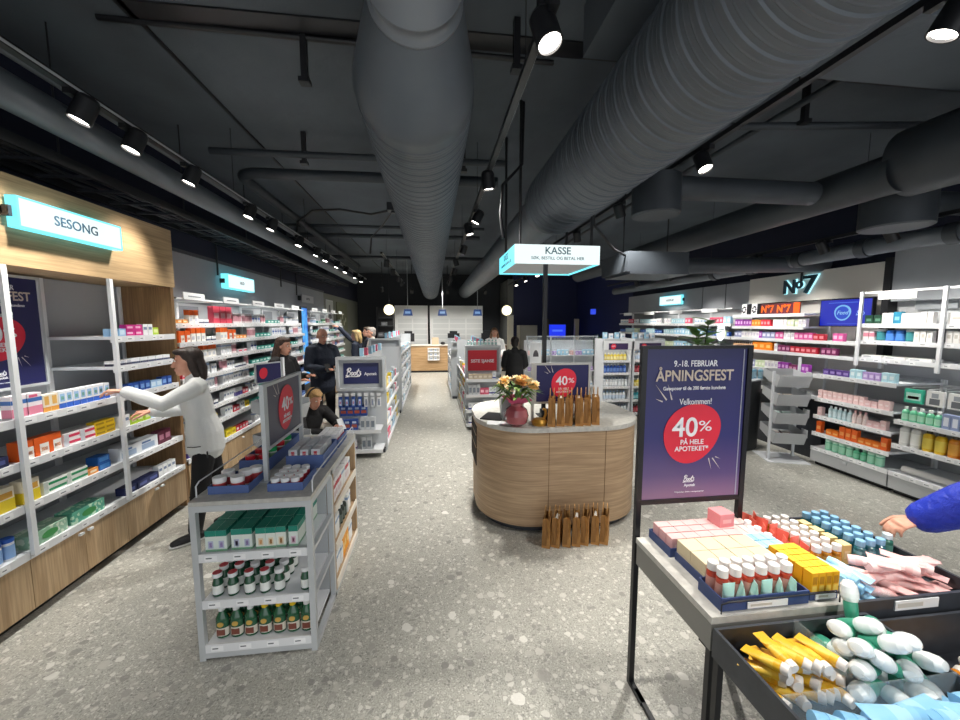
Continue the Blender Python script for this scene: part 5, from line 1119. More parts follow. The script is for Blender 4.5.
fill(l1, .14, .82, .2356, [(P_grj, 4), (P_grb, 2), (P_grj, 3)], lr(0), gap=.004); fill(l1, .03, .82, .4256, [(P_or, 1), (None, .06), (P_orj, 2), (P_or, 3), (P_orj, 3), (P_or, 1)], lr(1)); fill(l1, .03, .82, .6456, [(P_blush, 1), (None, .06), (P_aqb, 5), (P_blusht, 3), (P_blushs, 2), (P_blush, 1)], lr(2)); fill(l1, .02, .82, .8656, [(P_blush, 9), (P_blushs, 2), (P_blush, 2)], lr(3)); fill(l1, .06, .82, 1.1656, [(P_vi, 4, 1), (P_aq, 2), (P_vi2, 3), (P_aq, 3)], lr(4))
P_shy = bottle('yellow shampoo bottles', .042, .2, 'e3b81a', '4a4438', 'efd65a', 'square', name='shampoo_bottle', caph=.12); P_sho = bottle('orange shampoo bottles', .042, .2, 'e08a1c', '4a4438', 'f0b04a', 'square', name='shampoo_bottle', caph=.12); P_shr = bottle('red orange shampoo bottles', .042, .19, 'd9531a', '8a3a20', 'ea7a3e', 'square', name='shampoo_bottle', caph=.12); P_shc = bottle('clear white shampoo bottles', .04, .22, 'd9dad6', 'b9bab6', 'eff0ec', 'square', name='shampoo_bottle', caph=.12); P_mintb = bottle('mint green tonic bottles', .03, .15, '6cc49b', 'eef2ef', 'a9dcc0', name='hair_tonic_bottle'); P_lav = carton('slate blue hair cartons', .06, .05, .14, '8d9cc0', [(.2, .8, .2, .8, 'dfe4ef')], name='hair_carton')
R2 = ', middle low right-wall shelving'
fill(l2, .03, .82, .5356, [(P_shc, 2), (P_shy, 2), (P_sho, 1), (P_shr, 1), (P_shc, 1)], ', middle shelf' + R2, gap=.012); fill(l2, .03, .82, .7956, [(P_mintb, 5), (P_lav, 6)], ', upper shelf' + R2)
fill(l3, .03, .82, .5356, [(P_sho, 3), (P_shc, 4)], ', middle shelf, near right shelving'); fill(l3, .03, .82, .7956, [(P_lav, 6)], ', upper shelf, near right shelving')
tag(obj('tissue_roll', MB().cyl((4.9, 3.3, .2365 + .035), (4.9, 2.75, .2365 + .035), .035, mat('dcdad6', .5), 14)), 'white wrapped roll lying on lowest shelf right of green jars', 'roll')
P_hb = carton('teal hanging packs', .15, .03, .14, '3fbf9e', [(.1, .9, .2, .75, 'b8e6d8'), (.2, .8, .3, .5, 'c46a5a')], name='hair_pack', cat='pack'); P_hw = carton('white patterned hanging packs', .13, .03, .15, 'e3e4e2', [(.2, .8, .1, .5, '6a6e74'), (.3, .7, .55, .85, '9aa0a8')], name='hair_pack', cat='pack'); P_ho = carton('orange and white hanging packs', .1, .03, .15, 'e9e4de', [(0, .4, 0, 1, 'e0622a'), (.5, .9, .2, .6, 'c98a6a')], name='hair_pack', cat='pack')
fill(l2, .02, .84, .985, [(P_hb, 1), (P_hw, 2), (P_ho, 3)], ', hung over green bottles', yo=.06, gap=.03, jit=0)
hb = thing('pack_hooks', 'row of metal hooks carrying hair packs at the right wall', 'hook rail', tuple(l2.o), l2.rz)
obj('rail', MB().box(.0, .56, 1.12, .83, .585, 1.15, M_SILVER), hb)
for k in range(6): obj('hook', MB().tube([(.09 + k * .13, .56, 1.145), (.09 + k * .13, .05, 1.145)], .004, M_SILVER, 5), hb)
# upper right shelving
PS = mat('e3e3e1', .5)
def upper(nm, y_far, W, tops, label):
    fr = Fr(4.99, y_far, -90)
    t = shelf_bay('upper_shelving', label, 'shelving', fr, W - .004, .42, 2.16, tops, z0=1.3, back=mat('b4b6b8', .6), front_posts=True, group='upper right shelving')
    hc = obj('header_card', MB().box(.18, -.02, 2.06, .52, -.008, 2.13, PS), t); obj('card_line', MB().box(.25, -.0215, 2.088, .44, -.0205, 2.1, mat('8b9098', .6)), hc); obj('top_rail', MB().box(.017, -.004, 2.135, W - .004, .02, 2.155, M_WHITE), t); obj('upper_panel', MB().box(.25, .38, 1.95, .6, .4, 2.05, mat('8f9498', .6)), t)
    return fr
u1 = upper('left', 3.92, .73, [1.4, 1.60, 1.79], 'upper white shelving with dark green jars right of the blue screen'); u2 = upper('right', 3.185, .73, [1.4, 1.6, 1.79], 'upper white shelving at right picture edge')
P_dg = carton('dark green face cream cartons', .08, .06, .1, '1f4434', [(.2, .8, .3, .6, '5d8a74')], name='face_cream_carton'); P_ws = carton('white serum cartons', .045, .05, .12, 'ecebe8', [(.25, .75, .4, .7, 'c9c4bc')], name='serum_carton'); P_tbl = carton('teal blue serum cartons', .07, .05, .13, '2a7f9e', [(.2, .8, .3, .6, '7fb9cc')], name='serum_carton'); P_wwide = carton('wide white serum cartons', .16, .06, .11, 'efeeeb', [(.2, .8, .4, .6, 'd2cec6')], name='serum_carton'); P_rbl = bottle('royal blue jars', .042, .12, '1f5fb8', '2b6cc4', '4f8ad6', 'jar', name='face_cream_jar', cat='jar'); P_tg = bottle('dark teal jars', .042, .13, '1c6a72', 'e8ebea', '3f8f96', 'jar', name='face_cream_jar', cat='jar'); P_pk = carton('pink and white serum cartons', .05, .05, .11, 'eee6e6', [(0, 1, .4, .8, 'd98a9c')], name='serum_carton'); P_bk = carton('flat white gift boxes', .2, .14, .03, 'eeeeec', [(.1, .5, .2, .7, 'b9bcc2')], name='gift_box', cat='box')
fill(u1, .04, .7, 1.7906, [(P_dg, 2), (P_ws, 2), (P_tbl, 1), (P_wwide, 1), (P_ws, 2)], ', top shelf right of blue screen'); fill(u1, .04, .7, 1.6006, [(P_pk, 2), (P_tg, 1), (P_rbl, 2), (P_tg, 1), (P_ws, 5)], ', second shelf right of blue screen'); fill(u1, .04, .7, 1.4006, [(P_bk, 3)], ', ledge right of blue screen', gap=.02); fill(u2, .03, .7, 1.7906, [(P_wwide, 2), (P_ws, 4)], ', top shelf at right picture edge'); fill(u2, .03, .7, 1.6006, [(P_ws, 6), (P_wwide, 1)], ', second shelf at right picture edge')
# logo bay
random.seed(8)
fr7 = Fr(5.0, 5.85, -90)
t = thing('logo_shelving', 'brightly filled white shelving below the large number seven logo', 'shelving', tuple(fr7.o), fr7.rz)
obj('back_panel', MB().box(0, .38, .0, 1.63, .405, 1.25, mat('d4d2cd', .55)).box(0, .38, 1.25, 1.915, .405, 2.11, mat('d4d2cd', .55)), t)
for sx in (0, .63, 1.26, 1.89): obj('upright', MB().box(sx, .35, 0 if sx < 1.6 else 1.25, sx + .02, .379, 2.11, M_WHITE), t)
for z, x1, yf in ((1.93, 1.25, 0), (1.75, 1.25, 0), (1.57, 1.915, 0), (1.39, 1.915, -.02), (1.13, 1.63, -.06), (.85, 1.6, -.06)):
    s = obj('shelf', MB().box(.0, yf, z - .022, x1, .349, z, M_SHELF), t); obj('price_rail', MB().box(0, yf - .012, z - .04, x1, yf - .0005, z + .004, M_WHITE), s)
obj('plinth', MB().box(0, .0, 0, 1.6, .349, .8, M_CHAR), t)
P_mul = [carton(d, w_, .05, h_, c1, [(.15, .85, .3, .7, c2)], name='makeup_carton') for d, w_, h_, c1, c2 in (('purple makeup cartons', .05, .11, '9b3fa8', 'd7a8dc'), ('orange makeup cartons', .05, .1, 'ef8a1c', 'f8c27a'), ('red makeup cartons', .05, .1, 'e0313f', 'f29aa0'), ('white makeup cartons', .05, .11, 'eeeceb', 'cfc9d6'), ('pale green makeup cartons', .05, .1, 'd5e2bd', 'f0f3e2'), ('pink makeup cartons', .06, .1, 'd65a9c', 'f0b8d4'), ('plum makeup cartons', .06, .09, '7a2a5a', 'c48aa8'), ('crimson makeup cartons', .07, .085, 'b4283a', 'e09098'), ('beige makeup cartons', .05, .1, 'd8b796', 'efdcc8'), ('grey blue makeup cartons', .07, .1, '8e93b8', 'd3d6e6'))]
pu, po, pr, pw_, pg, ppk, ppl, pcr, pbe, pgb = P_mul
P_fig = carton('orange gift packs', .11, .07, .12, 'f0871a', [(.2, .8, .3, .7, 'f9c070')], name='gift_pack', cat='pack'); P_nude = bottle('nude foundation bottles', .017, .1, 'd9ac86', '3a302c', 'e9cdb4', parts=False, name='foundation_bottle')
L7 = ', logo bay'
fill(fr7, .03, 1.27, 1.7506, [(pu, 6), (po, 3), (pr, 3), (None, .05), (pw_, 4), (pg, 3), (pw_, 2)], ', top product shelf' + L7); fill(fr7, .03, 1.9, 1.5706, [(pgb, 2), (pw_, 6), (pu, 1), (pgb, 3), (ppk, 2), (pw_, 3), (ppk, 4), (pcr, 2), (None, .1), (ppk, 2)], ', second shelf' + L7); fill(fr7, .03, 1.9, 1.3906, [(P_nude, 10), (P_fig, 3), (None, .04), (pw_, 1), (ppl, 3), (pcr, 5), (None, .05), (ppl, 3)], ', third shelf' + L7, yo=-.005); fill(fr7, .03, 1.62, 1.1306, [(P_nude, 9), (pgb, 2), (pg, 3), (pw_, 4), (pu, 3), (ppl, 2), (pu, 3)], ', fourth shelf' + L7, yo=-.04)
t = thing('brand_banner', 'orange and maroon N°7 banner on top shelf of the logo bay', 'banner', fr7.pt(.74, .1, 1.931), -90)
obj('panel', MB().box(-.33, 0, 0, .33, .02, .16, mat('5a2430', .4)), t)
for x in (-.19, .08): text(t, 'N°7', x, -.003, .075, .15, mat('ef6a1a', .4), bold=.03, width=.22)
obj('end_block', MB().box(.235, -.002, .0, .33, -.0004, .16, mat('d9541a', .4)), t)
for k, x in enumerate((.12, .32)):
    t = thing('picture_card', f'{["white card with black floral print left", "white card with black floral print right"][k]} of the pair above the purple cartons', 'card', fr7.pt(x, .1, 1.931), -90)
    obj('panel', MB().box(-.06, 0, 0, .04, .015, .17, M_WHITE), t); obj('black_panel', MB().box(.041, .0, 0, .11, .015, .17, M_BLACK), t)
    pr_ = MB()
    for a in range(7): pr_.plate([(-.012 + .03 * math.cos(a * .9) + .014 * math.cos(q * 1.05), .085 + .045 * math.sin(a * .9) + .018 * math.sin(q * 1.05)) for q in range(6)], -.0015, -.0004, M_BLACK)
    obj('print', pr_, t)
# N7 logo
t = thing('wall_logo', 'large dark teal No7 letters with lit edges on white fascia', 'logo', (5.262, 4.93, 2.33), -90)
ML, MH = mat('123a46', .35), mat('a8f0ff', .3, 0, 1.6)
for body, x, z, sz, wd in (('N', -.17, -.01, .27, .18), ('o', -.02, .035, .2, .11), ('7', .13, .0, .34, .2)):
    obj('letter_halo', text_mesh(body, sz * 1.03, MH, ext=.006, bold=.03, width=wd * 1.08), t, (x, .004, z)); obj('letter', text_mesh(body, sz, ML, ext=.012, bold=.022, width=wd), t, (x, -.02, z))
obj('underline', MB().box(-.05, -.03, -.035, .01, -.012, -.02, ML), t)
obj('bracket', MB().box(-.012, -.02, .02, .012, .0, .25, M_BLACK), t)
# screen
t = thing('display_screen', 'bright blue wall screen with round pale emblem beside the logo', 'screen', (5.2, 4.27, 1.93), -90)
obj('casing', MB().box(-.31, 0, -.175, .31, .05, .175, M_BLACK), t); obj('screen', MB().box(-.3, -.003, -.165, .3, -.0005, .165, mat('1229c8', .3, 0, .75)), t)
em = MB(); egg(em, -.02, .0, .2, .2, -.005, mat('7fc4f2', .3, 0, .9), 0); obj('emblem', em, t); ring = MB()
ring.plate([(-.02 + .082 * math.cos(i * .3142), .082 * math.sin(i * .3142)) for i in range(20)], -.007, -.0052, mat('1c4fd6', .3, 0, .8)); obj('emblem_ring', ring, t)
text(t, 'Feed', -.02, -.008, .0, .07, mat('9fd8f7', .3, 0, .9), shear=.3)
script_logo(t, .19, -.006, -.005, .1, mat('8fb6f2', .3, 0, .9), .06); obj('caption', MB().box(-.2, -.0042, .125, .15, -.0031, .133, mat('5f8af0', .3, 0, .8)).box(-.2, -.0042, -.14, .16, -.0031, -.133, mat('3f62e0', .3, 0, .8)), t)
# far right run
random.seed(31)
P_far = [P_whh, P_ltb, P_vi2, P_aq, pg, pw_, P_pinkh, P_wht2]
for i in range(4):
    fr = Fr(5.0, 9.78 - i * .975, -90); nm = f'{ordw(i + 1)} far right bay'
    t = shelf_bay('wall_shelving', f'white right-wall shelving, {ordw(i + 1)} bay from the navy corner', 'shelving', fr, .97, .41, 2.04, [.3, .55, .8, 1.06, 1.31, 1.57, 1.79], z0=.0, back=mat('b0b3b5', .6), group='far right wall shelving bays')
    hc = obj('header_card', MB().box(.25, -.012, 1.99, .65, -.002, 2.06, M_WHITE), t); obj('top_rail', MB().box(0, 0, 2.04, .97, .012, 2.05, M_WHITE), t)
    for k, z in ((2, .8), (3, 1.06), (4, 1.31), (5, 1.57), (6, 1.79)): rfill(fr, .03, .94, z + .0006, P_far if k != 5 else [P_ltb, P_dblue, P_aq, pg], f', {ordw(k + 1)} shelf, {nm}', run=(3, 6), gap=.012)
lightbox('wall_sign', 'small lit white sign on right wall fascia', Fr(5.29, 7.95, -90, 2.3), .78, .2, .06, [('HUDPLEIE', 0, .06)], .06)
# rack and oval counter
random.seed(4)
bin_rack('tray_rack', 'grey rack of four sloping trays before the right wall', Fr(4.6, 4.42, -20), (.34, .6, .84, 1.08), W=.38, H=1.35)
pal_pm = [carton(d, .1, .06, .02, c, [(.1, .9, .2, .8, c2)], name='palette', cat='palette', top=c2) for d, c, c2 in (('beige palettes', 'b79a80', 'e2d4c4'), ('rose palettes', '8a4a4c', 'e9e2dc'), ('mint palettes', '8fb5a8', 'd9ece4'))]
for k, z in enumerate((.34, .6, .84, 1.08)):
    p = pal_pm[(1, 2, 0, 0)[k]]; f_ = Fr(4.6, 4.42, -20)
    for j in range(4):
        x, y, zz = f_.pt(-.075 + .13 * (j % 2), -.05 + .1 * (j // 2), z - .047 + .029 * (j // 2)); a = Matrix.Rotation(R(-20), 3, 'Z') @ Matrix.Rotation(R(15), 3, 'X')
        put(p, (x, y, zz + .012), 0, f'{["front left", "front right", "rear left", "rear right"][j]} of the {p.desc} in {["lowest", "second", "third", "topmost"][k]} sloping tray', 'palettes in sloping trays', rot=a.to_euler())
t = thing('oval_counter', 'dark oval play counter with grey top behind the promo sign', 'counter', (4.25, 5.05, 0), 0)
ov = [(.5 * math.cos(i * math.pi / 24), .34 * math.sin(i * math.pi / 24)) for i in range(48)]
obj('body', MB().prism(ov, 0, .985, mat('25282a', .5), True), t); obj('top', MB().prism([(x * 1.02, y * 1.02) for x, y in ov], .986, 1.005, M_GREYP, True), t)
P_bb = bottle('pale blue lotion bottles', .032, .16, '8cc4dc', 'dfe9ec', 'b6dbe8', 'square', name='lotion_bottle', caph=.18)
for k in range(6): put(P_bb, (4.38 + .075 * (k % 5) - .03 * (k // 5), 4.9 + .03 * (k % 2) + .12 * (k // 5), 1.0055), 0, f'{ordw(k + 1)} pale blue lotion bottle from left on the oval counter', 'lotion bottles on the oval counter')
tag(obj('black_box', MB().box(4.6, 5.12, 1.0055, 4.72, 5.24, 1.09, M_BLACK)), 'small black box at right end of the oval counter', 'box')
t = thing('potted_plant', 'broad-leaved green plant in dark pot on the oval counter', 'plant', (3.86, 5.06, 1.0055)); obj('pot', MB().lathe([(0, 0), (.07, 0), (.095, .16), (.085, .16), (.08, .13), (0, .13)], M_CHAR, n=18), t)
random.seed(12)
for k in range(4):
    a = k * 1.6; tip = (.1 * math.cos(a), .1 * math.sin(a), (.5, .66, .6, .82)[k]); obj('stem', MB().tube([(0, 0, .12), (tip[0] * .4, tip[1] * .4, tip[2] * .5), tip], .008, mat('5f6b3a', .7), 6), t)
    lf = MB()
    for j in range(8):
        ang = a + j * 2.4; L = random.uniform(.2, .3); c_ = Vector(tip) * (.72 + .04 * j); dr = Vector((math.cos(ang), math.sin(ang), random.uniform(.2, .7))).normalized(); sd_ = dr.cross(Vector((0, 0, 1))).normalized(); up = sd_.cross(dr)
        q = []
        for u, w_ in ((0, .01), (.3, .055), (.6, .07), (.85, .045), (1, 0.002)):
            ctr = c_ + dr * L * u - Vector((0, 0, .06 * u * u)); q.append((ctr - sd_ * w_ + up * .012, ctr, ctr + sd_ * w_ + up * .012))
        vs = [v for r_ in q for v in r_]; lf.add(vs, [f for i in range(4) for f in ((i * 3, i * 3 + 1, i * 3 + 4, i * 3 + 3), (i * 3 + 1, i * 3 + 2, i * 3 + 5, i * 3 + 4))], mat(('6c9a50', '86b562', '557f45')[j % 3], .35), True)
    obj('leaves', lf, t)
t = thing('vanity_mirror', 'lit oval white mirror on a thin stand, oval counter', 'mirror', (4.25, 5.2, 1.0055), 0)
obj('stand', MB().cyl((0, 0, 0), (0, 0, .012), .07, M_WHITE, 18).cyl((0, 0, .012), (0, 0, .52), .008, M_WHITE, 8), t); mr = MB(); mr.plate([(.062 * math.cos(i * math.pi / 14), .66 + .13 * math.sin(i * math.pi / 14)) for i in range(28)], -.02, .0, mat('f6fbff', .3, 0, 1.3)); obj('lit_disc', mr, t)
# bottle gondolas facing the camera
random.seed(9)
P_wlot = bottle('white lotion bottles', .03, .17, 'e9edf1', '9fb9da', 'c9d9ea', parts=True, name='lotion_bottle'); P_navb = bottle('deep blue lotion bottles', .03, .17, '2a4f9e', 'e5e9ee', '6f8fcc', parts=True, name='lotion_bottle'); P_yb = bottle('yellow lotion bottles', .03, .14, 'e6cf4a', 'eceae0', 'f3e8a6', parts=True, name='lotion_bottle'); P_greyb = bottle('grey white lotion bottles', .028, .17, 'd4dade', '7d8ea6', 'eef1f3', parts=True, name='lotion_bottle'); P_redb = bottle('dark red bottles', .03, .16, '8a2430', '2f2626', 'c2606a', parts=True, name='lotion_bottle'); P_tlb = bottle('teal bottles', .03, .16, '2f8f9a', 'e2ebec', '8fccd2', parts=True, name='lotion_bottle')
for i, (x0, W, rows) in enumerate(((3.17, .56, [P_greyb, P_wlot, P_greyb, P_navb, P_yb]), (3.78, .62, [P_redb, P_tlb, P_yb, P_redb, P_wlot]))):
    fr = Fr(x0, 6.78, 0); nm = ('white', 'coloured')[i] + ' bottle gondola'
    t = shelf_bay('bottle_gondola', f'white gondola of {("white and blue", "red, teal and yellow")[i]} bottles facing the kiosk', 'shelving', fr, W, .4, 1.5, [.08, .34, .6, .86, 1.1], z0=0, back=mat('c6c9cc', .6), sides=True)
    obj('header_panel', MB().box(.0, -.005, 1.3, W, .05, 1.46, M_WHITE), t); obj('promo_card', MB().box(.1, -.012, 1.3, W - .08, -.006, 1.42, mat('3a2a55', .5)), t); em = MB(); egg(em, .19, 1.36, .1, .1, -.0145, M_BLOB, .1); obj('red_disc', em, t); text(t, '40%', .19, -.017, 1.362, .045, M_TXT)
    for k, z in enumerate((.08, .34, .6, .86, 1.1)):
        p = rows[k]; fill(fr, .03, W - .02, z + .0006, [(p, 9)], f', {ordw(k + 1)} shelf, {nm}', gap=.006)
    for k in range(4): put(P_whh if k % 2 else P_ltb, (x0 + .1 + k * .12, 6.95, 1.5006), 0, f'{ordw(k + 1)} carton from left on top of the {nm}', 'cartons topping the ' + nm)
# glass fronted low gondola with hanging packs
t = thing('glass_gondola', 'low glass-topped gondola of hanging packs behind the kiosk', 'gondola', (2.0, 8.0, 0), 0)
obj('base', MB().box(0, 0, 0, 1.6, .5, .12, M_GREYP), t); obj('back_panel', MB().box(0, .24, .12, 1.6, .26, 1.42, mat('c2c6c9', .5)), t); obj('glass_panel', MB().box(0, 0.0, 1.2, 1.6, .006, 1.5, M_CLEAR), t); obj('top_rail', MB().box(0, -.01, 1.5, 1.6, .03, 1.52, M_SILVER), t)
for x in (0, .53, 1.06, 1.575): obj('post', MB().box(x, 0, .12, x + .025, .025, 1.5, M_SILVER), t)
for z in (.4, .75, 1.1): obj('shelf', MB().box(.026, .03, z - .02, 1.574, .239, z, M_SHELF), t)
fg = Fr(2.0, 8.0, 0)
for k, z in enumerate((.4, .75, 1.1)): rfill(fg, .05, 1.55, z + .0006, [P_ltb, P_whh, P_wht2, P_grey, P_vi2, P_blush], f', {ordw(k + 1)} shelf, glass-topped gondola', yo=.05, run=(2, 4), gap=.015)
t = thing('price_board', 'white board with dark arch print behind the kiosk sign', 'board', (2.12, 7.7, 0), 0); obj('panel', MB().box(-.12, 0, .95, .12, .02, 1.4, M_WHITE), t); obj('arch_print', MB().plate([(.06 * math.cos(i * math.pi / 10), 1.1 + .14 * math.sin(i * math.pi / 10)) for i in range(11)], -.002, -.0004, mat('4c4a50', .5)), t); obj('stand', MB().box(-.015, .0, 0, .015, .02, .95, M_SILVER).box(-.12, -.1, 0, .12, .12, .01, M_SILVER), t)

# ================================================================== BACK OF THE SHOP
random.seed(17)
BP = mat('d3d5d4', .5)
for i, (x0, x1) in enumerate(((-1.46, -.2), (-.12, 1.95))):
    t = thing('slat_wall_panel', ('left pale slotted wall panel behind the dispensing counter', 'right pale slotted wall panel behind the dispensing counter')[i], 'wall panel', (x0, 15.0, 0), 0)
    obj('panel', MB().box(0, 0, .0, x1 - x0, .05, 2.47, BP), t)
    W = x1 - x0; nx = 2 if i == 0 else 3
    for c_ in range(nx):
        for r_ in range(6):
            xa = .12 + c_ * (W - .1) / nx
            obj('drawer_front', MB().box(xa, -.012, .75 + r_ * .21, xa + (W - .1) / nx - .05, -.0005, .92 + r_ * .21, mat('c3c6c6', .5)), t)
t = thing('dispensing_counter', 'long oak dispensing counter across the far end', 'counter', (-1.5, 13.9, 0), 0)
obj('front', MB().box(0, 0, .07, 4.2, .04, .97, M_OAKX), t); obj('plinth', MB().box(0, .03, 0, 4.2, .6, .069, M_BLACK), t); obj('top', MB().box(-.02, -.03, .971, 4.22, .65, 1.005, mat('cfcac0', .4)), t)
for x in (1.3, 2.75): obj('leaflet_niche', frame_bars(MB(), x, x + .42, .45, .9, .02, -.08, -.0005, M_WHITE).box(x + .02, -.08, .6, x + .4, -.001, .615, M_WHITE).box(x + .02, -.08, .75, x + .4, -.001, .765, M_WHITE).box(x + .02, -.02, .47, x + .4, -.001, .88, mat('b9b4a8', .6)), t)
P_lf = carton('leaflets', .1, .03, .1, 'e4e3e0', [(.1, .9, .2, .8, '9aa7b8')], name='leaflet_stack', cat='leaflets')
for x in (1.3, 2.75):
    for z in (.4706, .6156, .7656): put(P_lf, (-1.5 + x + .12, 13.86, z), 0, f'leaflets on {"lower" if z < .5 else "middle" if z < .7 else "upper"} tier of {"left" if x < 2 else "right"} counter niche', 'counter leaflets'); put(P_lf, (-1.5 + x + .28, 13.86, z), 0, f'right-hand leaflets on {"lower" if z < .5 else "middle" if z < .7 else "upper"} tier of {"left" if x < 2 else "right"} counter niche', 'counter leaflets')
for i, x in enumerate((-.9, .75, 2.0)):
    t = thing('till_monitor', f'{ordw(i + 1)} dark till monitor from left on dispensing counter', 'monitor', (x, 14.1, 1.0055), 0, 'till monitors')
    obj('stand', MB().box(-.1, -.08, 0, .1, .08, .015, M_BLACK).box(-.02, -.01, .015, .02, .01, .2, M_BLACK), t); obj('monitor', MB().box(-.22, -.03, .12, .22, .0, .42, M_BLACK), t); obj('printer', MB().box(-.14, .03, .42, .14, .2, .5, M_BLACK).box(-.02, .0, .3, .02, .06, .43, M_BLACK), t)
tag(obj('scanner', MB().ell((.35, 14.0, 1.0655), .09, .07, .06, M_BLACK, n=14, k=8)), 'black rounded scanner on the dispensing counter', 'scanner')
tag(obj('red_bag', MB().box(.62, 13.75, .82, .84, 13.86, 1.12, mat('c91f3a', .5)).tube([(.68, 13.8, 1.12), (.7, 13.8, 1.2), (.78, 13.8, 1.2), (.8, 13.8, 1.12)], .008, mat('c91f3a', .5), 6)), 'red bag hanging at the dispensing counter front', 'bag')
tag(obj('card_box', MB().box(-.05, 14.05, 1.0055, .2, 14.2, 1.27, mat('b9a68c', .6))), 'beige box standing on the dispensing counter', 'box')
for i, x in enumerate((-.78, .3, 1.42)):
    t = thing('queue_sign', f'{ordw(i + 1)} hanging blue queue sign from left above the dispensing counter', 'sign', (x, 12.2, 2.13), 0, 'hanging blue queue signs')
    obj('panel', MB().plate([(-.15, -.1), (.15, -.1), (.11, .1), (-.11, .1)], -.02, .02, mat('2f62b8', .4, 0, .35)), t); obj('symbol', MB().box(-.08, -.023, -.035, .08, -.021, .035, mat('9fc6f5', .4, 0, .6)), t); obj('rod', MB().cyl((0, 0, .1), (0, 0, (CZ - 2.13) if i < 2 else .69), .009, M_GREYP, 6), t)
for i, (x, y) in enumerate(((-1.42, 12.8), (2.53, 13.0))):
    t = thing('globe_lamp', ('glowing round globe lamp left of the slotted panels', 'glowing round globe lamp right of the slotted panels')[i], 'lamp', (x, y, 2.23), 0)
    obj('globe', MB().ell((0, 0, 0), .17, .17, .17, mat('fff3c4', .3, 0, 2.2), n=20, k=12), t); obj('cord', MB().cyl((0, 0, .17), (0, 0, CZ - 2.23), .006, M_BLACK, 6), t)
t = thing('wall_niche', 'black shelf niche with boxes under the left globe lamp', 'shelf niche', (-2.1, 14.6, 0), 0)
obj('back_panel', MB().box(0, .3, 0, .62, .34, 2.4, M_BLACK), t)
for z in (.9, 1.3, 1.7, 2.0): obj('shelf', MB().box(0, 0, z - .02, .62, .299, z, M_CHAR), t)
for x in (0, .6): obj('side_panel', MB().box(x, 0, 0, x + .02, .299, 2.4, M_BLACK), t)
P_nb = carton('grey storage boxes', .2, .15, .14, '6a6d70', [(.2, .8, .3, .6, '8f9296')], name='storage_box', cat='box')
for k, (x, z) in enumerate(((.15, 1.3), (.42, 1.3), (.28, 1.7))): put(P_nb, (-2.1 + x, 14.72, z + .0005), 0, f'{ordw(k + 1)} grey storage box in the black niche', 'boxes in the niche')
t = thing('tall_column', 'tall cream column right of the slotted panels', 'column', (2.62, 12.8, 0), 0); obj('shaft', MB().box(-.09, -.09, 0, .09, .09, 2.05, mat('d8d2c0', .5)), t); obj('cap', MB().box(-.095, -.095, 2.05, .095, .095, 2.07, M_GREYP), t)
t = thing('grey_cabinet', 'grey cabinet block by the cream column', 'cabinet', (3.0, 13.0, 0), 0); obj('body', MB().box(0, 0, 0, .62, .5, 1.72, mat('8f8d86', .6)), t); obj('door', MB().box(.02, -.02, .05, .6, -.0005, 1.68, mat('97958e', .6)), t)
struct('wall_side_partition', MB().box(2.75, 13.9, 0, 2.95, 15.59, 3.4, mat('5d5f5e', .7)).box(2.95, 13.95, 0, 5.41, 14.1, CZ, mat('141c44', .6)))
t = thing('wall_screen', 'glowing blue screen low on the navy back wall', 'screen', (4.65, 13.9, 1.5), 0); obj('casing', MB().box(-.34, 0, -.26, .34, .05, .26, M_BLACK), t); obj('screen', MB().box(-.32, -.003, -.24, .32, -.0005, .24, mat('1f35e0', .3, 0, 1.1)), t); obj('caption', MB().box(-.2, -.005, -.02, .2, -.0035, .05, mat('4f70f5', .3, 0, 1.0)), t)
t = thing('wall_screen', 'small blue wall display high on the navy wall', 'screen', (5.4, 12.3, 2.18), -60); obj('casing', MB().box(-.18, 0, -.1, .18, .04, .1, M_BLACK), t); obj('screen', MB().box(-.17, -.003, -.09, .17, -.0005, .09, mat('2b48e0', .3, 0, 1.0)), t)
for i, x in enumerate((4.05, 5.2)):
    t = thing('gate_post', ('left pale gate post before the navy back wall', 'right pale gate post before the navy back wall')[i], 'post', (x, 13.4, 0), 0); obj('shaft', MB().box(-.07, -.07, 0, .07, .07, 1.95, mat('b5ad94', .5) if i else mat('4a4638', .5)), t)
t = thing('potted_plant', 'small bushy potted plant at the navy corner of right wall', 'plant', (4.6, 10.15, 0), 0); obj('pot', MB().lathe([(0, 0), (.13, 0), (.17, 1.2), (.15, 1.2), (.14, 1.1), (0, 1.1)], M_CHAR, n=18), t)
lf = MB()
for k in range(90):
    a = random.uniform(0, 6.28); e = random.uniform(0, 1.4); L = random.uniform(.14, .3); d = Vector((math.cos(a) * math.cos(e), math.sin(a) * math.cos(e), math.sin(e))); s = d.orthogonal().normalized() * .02; p0 = Vector((0, 0, 1.2)) + d * .05
    lf.add([p0, p0 + d * L * .6 + s, p0 + d * L, p0 + d * L * .6 - s], [(0, 1, 2, 3)], mat(random.choice(('3d5a30', '55763c', '2f4a28')), .6))
obj('leaves', lf, t)

